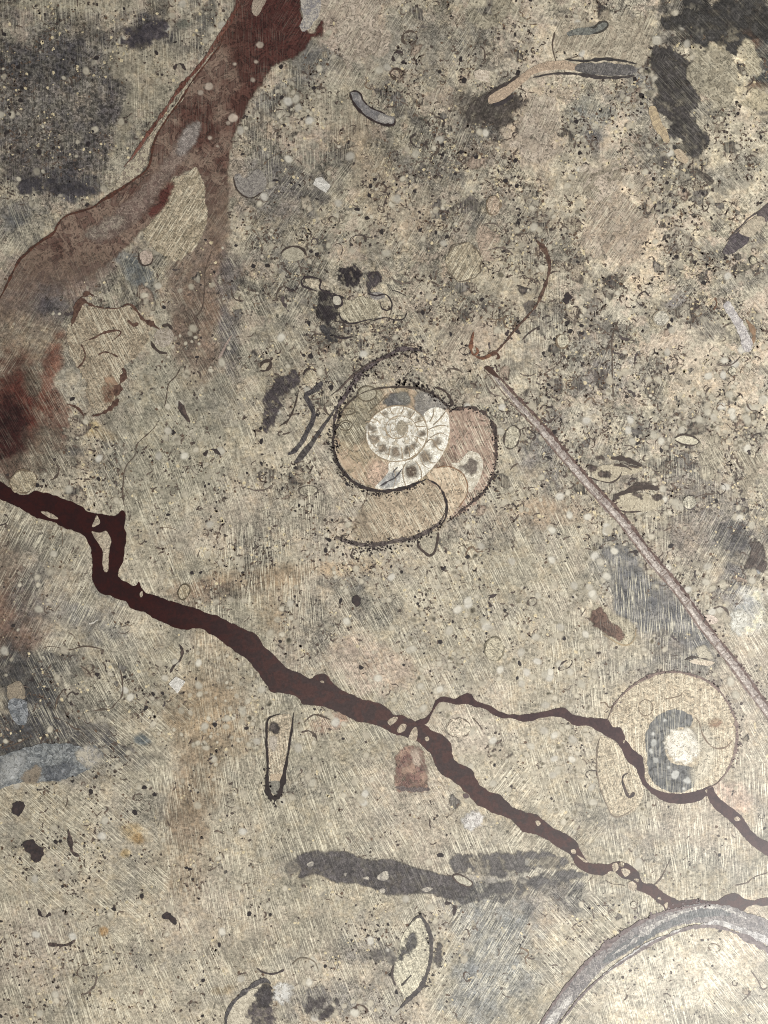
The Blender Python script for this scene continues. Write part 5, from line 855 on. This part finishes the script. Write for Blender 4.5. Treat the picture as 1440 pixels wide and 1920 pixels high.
inside = [p for p in pts if 0 < p[0] < 1440 and 0 < p[1] < 1920]; outside = [p for p in pts if not (0 < p[0] < 1440 and 0 < p[1] < 1920)]
pts = inside + outside
protos = []
for k in range(6):
    xy, F, cov = disc(10, 500 + k)
    o = build('pale_grain', 'grain', xy, F, 0, GC[k], GC[k] * .93, np.array(cov) * rnd.uniform(.5, .85), parent=slab, skirt=False, origin=(0, 0)); protos.append(o)
for i, (x, y) in enumerate(pts[:300]):
    p = protos[i % 6]; o = p if i < 6 else p.copy()
    if i >= 6: COL.objects.link(o); o.parent = slab
    o.location = ((x - CX) * S, (CY - y) * S, (2.6 + i % 50 / 60) * LAYER); s = rad[i] / 10; o.scale = (s, s * rnd.uniform(.85, 1.15), 1); o.rotation_euler = (0, 0, rnd.random() * 6.28)
xy = []; F = []; cov = []
for i, (x, y) in enumerate(pts[300:]):
    a, f, cv = disc(rad[300 + i], i, x, y); b = len(xy); xy += a; F += [tuple(k + b for k in g) for g in f]; kk = rnd.uniform(.4, .85); cov += [v * kk for v in cv]
o = build('pale_grains', 'grain', xy, F, 2.2, c(200, 189, 164), c(184, 173, 148), cov, parent=slab, skirt=False); o['kind'] = 'stuff'
# crumbs of shell: small hooks, arcs, rings and splinters
def line(pts, w): return pts, w
shapes = [([(-16,4),(-8,-4),(4,-6),(14,0)],3.0),([(-10,8),(-12,-4),(-2,-11),(9,-7),(11,3)],2.6),([(-18,0),(0,2),(18,-2)],2.6),([(-9,-9),(-2,-3),(3,6),(2,14)],3.6),([(-12,3),(-5,-5),(2,-4),(5,4),(12,5)],2.4),([(0,-12),(5,-4),(3,6),(-3,12)],4.5),([(-20,6),(-8,-3),(8,-5),(20,0)],2.2),([(-7,5),(-6,-6),(5,-7),(7,3),(1,8)],2.8)]
FC = [c(74, 64, 56), c(60, 52, 48), c(92, 78, 64), c(66, 58, 56), c(100, 84, 68), c(54, 46, 44), c(88, 78, 70), c(70, 58, 50)]
fp = []
for k, (p, w) in enumerate(shapes):
    o = ribbon('shell_fragment', 'dark', p, 0, FC[k], w, FC[k] * 1.35, parent=None, jit=1.0, jsize=6, wob=2.0); o.parent = slab; fp.append(o)
for k in range(4):
    o = ribbon('shell_fragment', 'dark', ell(0, 0, 11, (10, 6, 9, 12)[k], 0, 12), 0, FC[k], 2.2, FC[k] * 1.4, closed=True, jit=1.6, wob=1.6); o.parent = slab; fp.append(o)
pts = off_veins(scatter(640, FRG, .22, 2.2, 0, 1440, 0, 1920), 12); rnd.shuffle(pts)
for i, (x, y) in enumerate(pts[:300]):
    p = fp[i % len(fp)] if i < 12 else fp[rnd.choice([0,1,2,3,4,5,6,7,0,1,3,4,7,2,3,5,4,6,0,1,8,9,10])]
    o = p if i < 12 else p.copy()
    if i >= 12: COL.objects.link(o); o.parent = slab
    s = .3 + 1.1 * rnd.random() ** 1.6; o.location = ((x - CX) * S, (CY - y) * S, (3.5 + i % 57 / 60) * LAYER); o.scale = (s, s * rnd.uniform(.7, 1.1), 1); o.rotation_euler = (0, 0, rnd.random() * 6.28)

# countless crumbs of shell, too small to tell apart
xy = []; F = []
for x, y in off_veins(scatter(4200, FRG + SPK, .25, 3.2, 0, 1440, 0, 1920), 6):
    n = rnd.randint(4, 7); a = rnd.random() * 6.28; cu = rnd.gauss(0, .5); st = rnd.uniform(1.4, 3.6); w = rnd.uniform(.7, 1.9); b0 = len(xy)
    for i in range(n):
        ww = w * rnd.uniform(.4, 1.3) * (0.3 if i in (0, n - 1) else 1)
        xy.append((x - math.sin(a) * ww, y + math.cos(a) * ww)); xy.append((x + math.sin(a) * ww, y - math.cos(a) * ww))
        x += st * math.cos(a); y += st * math.sin(a); a += cu + rnd.gauss(0, .35)
    F += [(b0 + 2 * i, b0 + 2 * i + 2, b0 + 2 * i + 3, b0 + 2 * i + 1) for i in range(n - 1)]
o = build('shell_crumbs', 'dark', xy, F, 1.5, c(72, 62, 55), c(98, 85, 74), parent=slab, skirt=False); o['kind'] = 'stuff'

# broken chips of shell and mudstone with uneven dark rims
def chip_proto(seed, fill, rim):
    g = np.arange(-26, 26.1, 2.0); X, Y = np.meshgrid(g, g); q = random.Random(seed)
    P = [(r * math.cos(a), r * math.sin(a)) for a, r in ((6.2832 * (i + q.uniform(-.3, .3)) / 7, q.uniform(9, 18)) for i in range(7))]
    ox = seed * 97.0
    d = sdist(P, X + (fbm(X + ox, Y, 16, 71, 3) - .5) * 12, Y + (fbm(X + ox, Y, 16, 72, 3) - .5) * 12) + (fbm(X + ox, Y, 7, 73, 3, .7) - .5) * 5
    a = sstep(-1.5, 1.5, d); rimw = sstep(4.5, .5, d + (fbm(X + ox, Y, 13, 74, 2) - .5) * 14)
    keep = a > .02; W = len(g); cell = keep[:-1, :-1] | keep[1:, :-1] | keep[:-1, 1:] | keep[1:, 1:]
    ii, jj = np.nonzero(cell); base = ii * W + jj; quads = np.stack([base, base + W, base + W + 1, base + 1], 1)
    used = np.unique(quads); rm = np.full(X.size, -1); rm[used] = np.arange(len(used))
    t = lerp(fill[None, None] * (1 + (fbm(X + ox, Y, 9, 75, 3) - .5) * .7)[..., None], rim[None, None], rimw).reshape(-1, 3)[used]
    cov = (a * (.62 + .3 * rimw)).ravel()[used]
    return build('rock_chip', 'limes', np.stack([X.ravel()[used], Y.ravel()[used]], 1), rm[quads].tolist(), 0, t, t * .9, cov, parent=slab, skirt=False, origin=(0, 0), polish=.6)
CF = [(c(184, 166, 140), c(96, 82, 72)), (c(196, 184, 160), c(84, 74, 66)), (c(120, 113, 108), c(74, 68, 66)), (c(176, 152, 130), c(104, 82, 66)), (c(168, 158, 138), c(72, 64, 60)), (c(80, 73, 71), c(58, 52, 50)), (c(204, 192, 166), c(120, 106, 92)), (c(150, 138, 118), c(66, 58, 54)), (c(188, 172, 146), c(80, 70, 62)), (c(104, 94, 88), c(64, 57, 55)), (c(178, 164, 136), c(150, 134, 112)), (c(92, 84, 80), c(112, 102, 94))]
cp = [chip_proto(900 + k, *CF[k]) for k in range(12)]
CHP = [(1150,680,260,220,1.5),(950,280,350,250,1.4),(560,330,160,160,1.2),(1280,880,180,150,1.4),(600,600,200,120,.9),(700,120,200,120,.9),(1330,380,140,160,1.0),(1300,1020,120,80,1.2),(180,1330,130,110,.6),(160,880,120,100,.7),(560,930,120,80,.6)]
pts = off_veins(scatter(420, CHP, .05, 2.2, 0, 1440, 0, 1920), 14)
for i, (x, y) in enumerate(pts[:300]):
    p = cp[i % 12]; o = p if i < 12 else p.copy()
    if i >= 12: COL.objects.link(o); o.parent = slab
    s = .35 + 1.15 * rnd.random() ** 2.2; o.location = ((x - CX) * S, (CY - y) * S, (.1 + i % 53 / 70) * LAYER); o.scale = (s, s * rnd.uniform(.5, 1.1), 1); o.rotation_euler = (0, 0, rnd.random() * 6.28)
for o in bpy.data.objects:
    if '_o' in o: del o['_o']
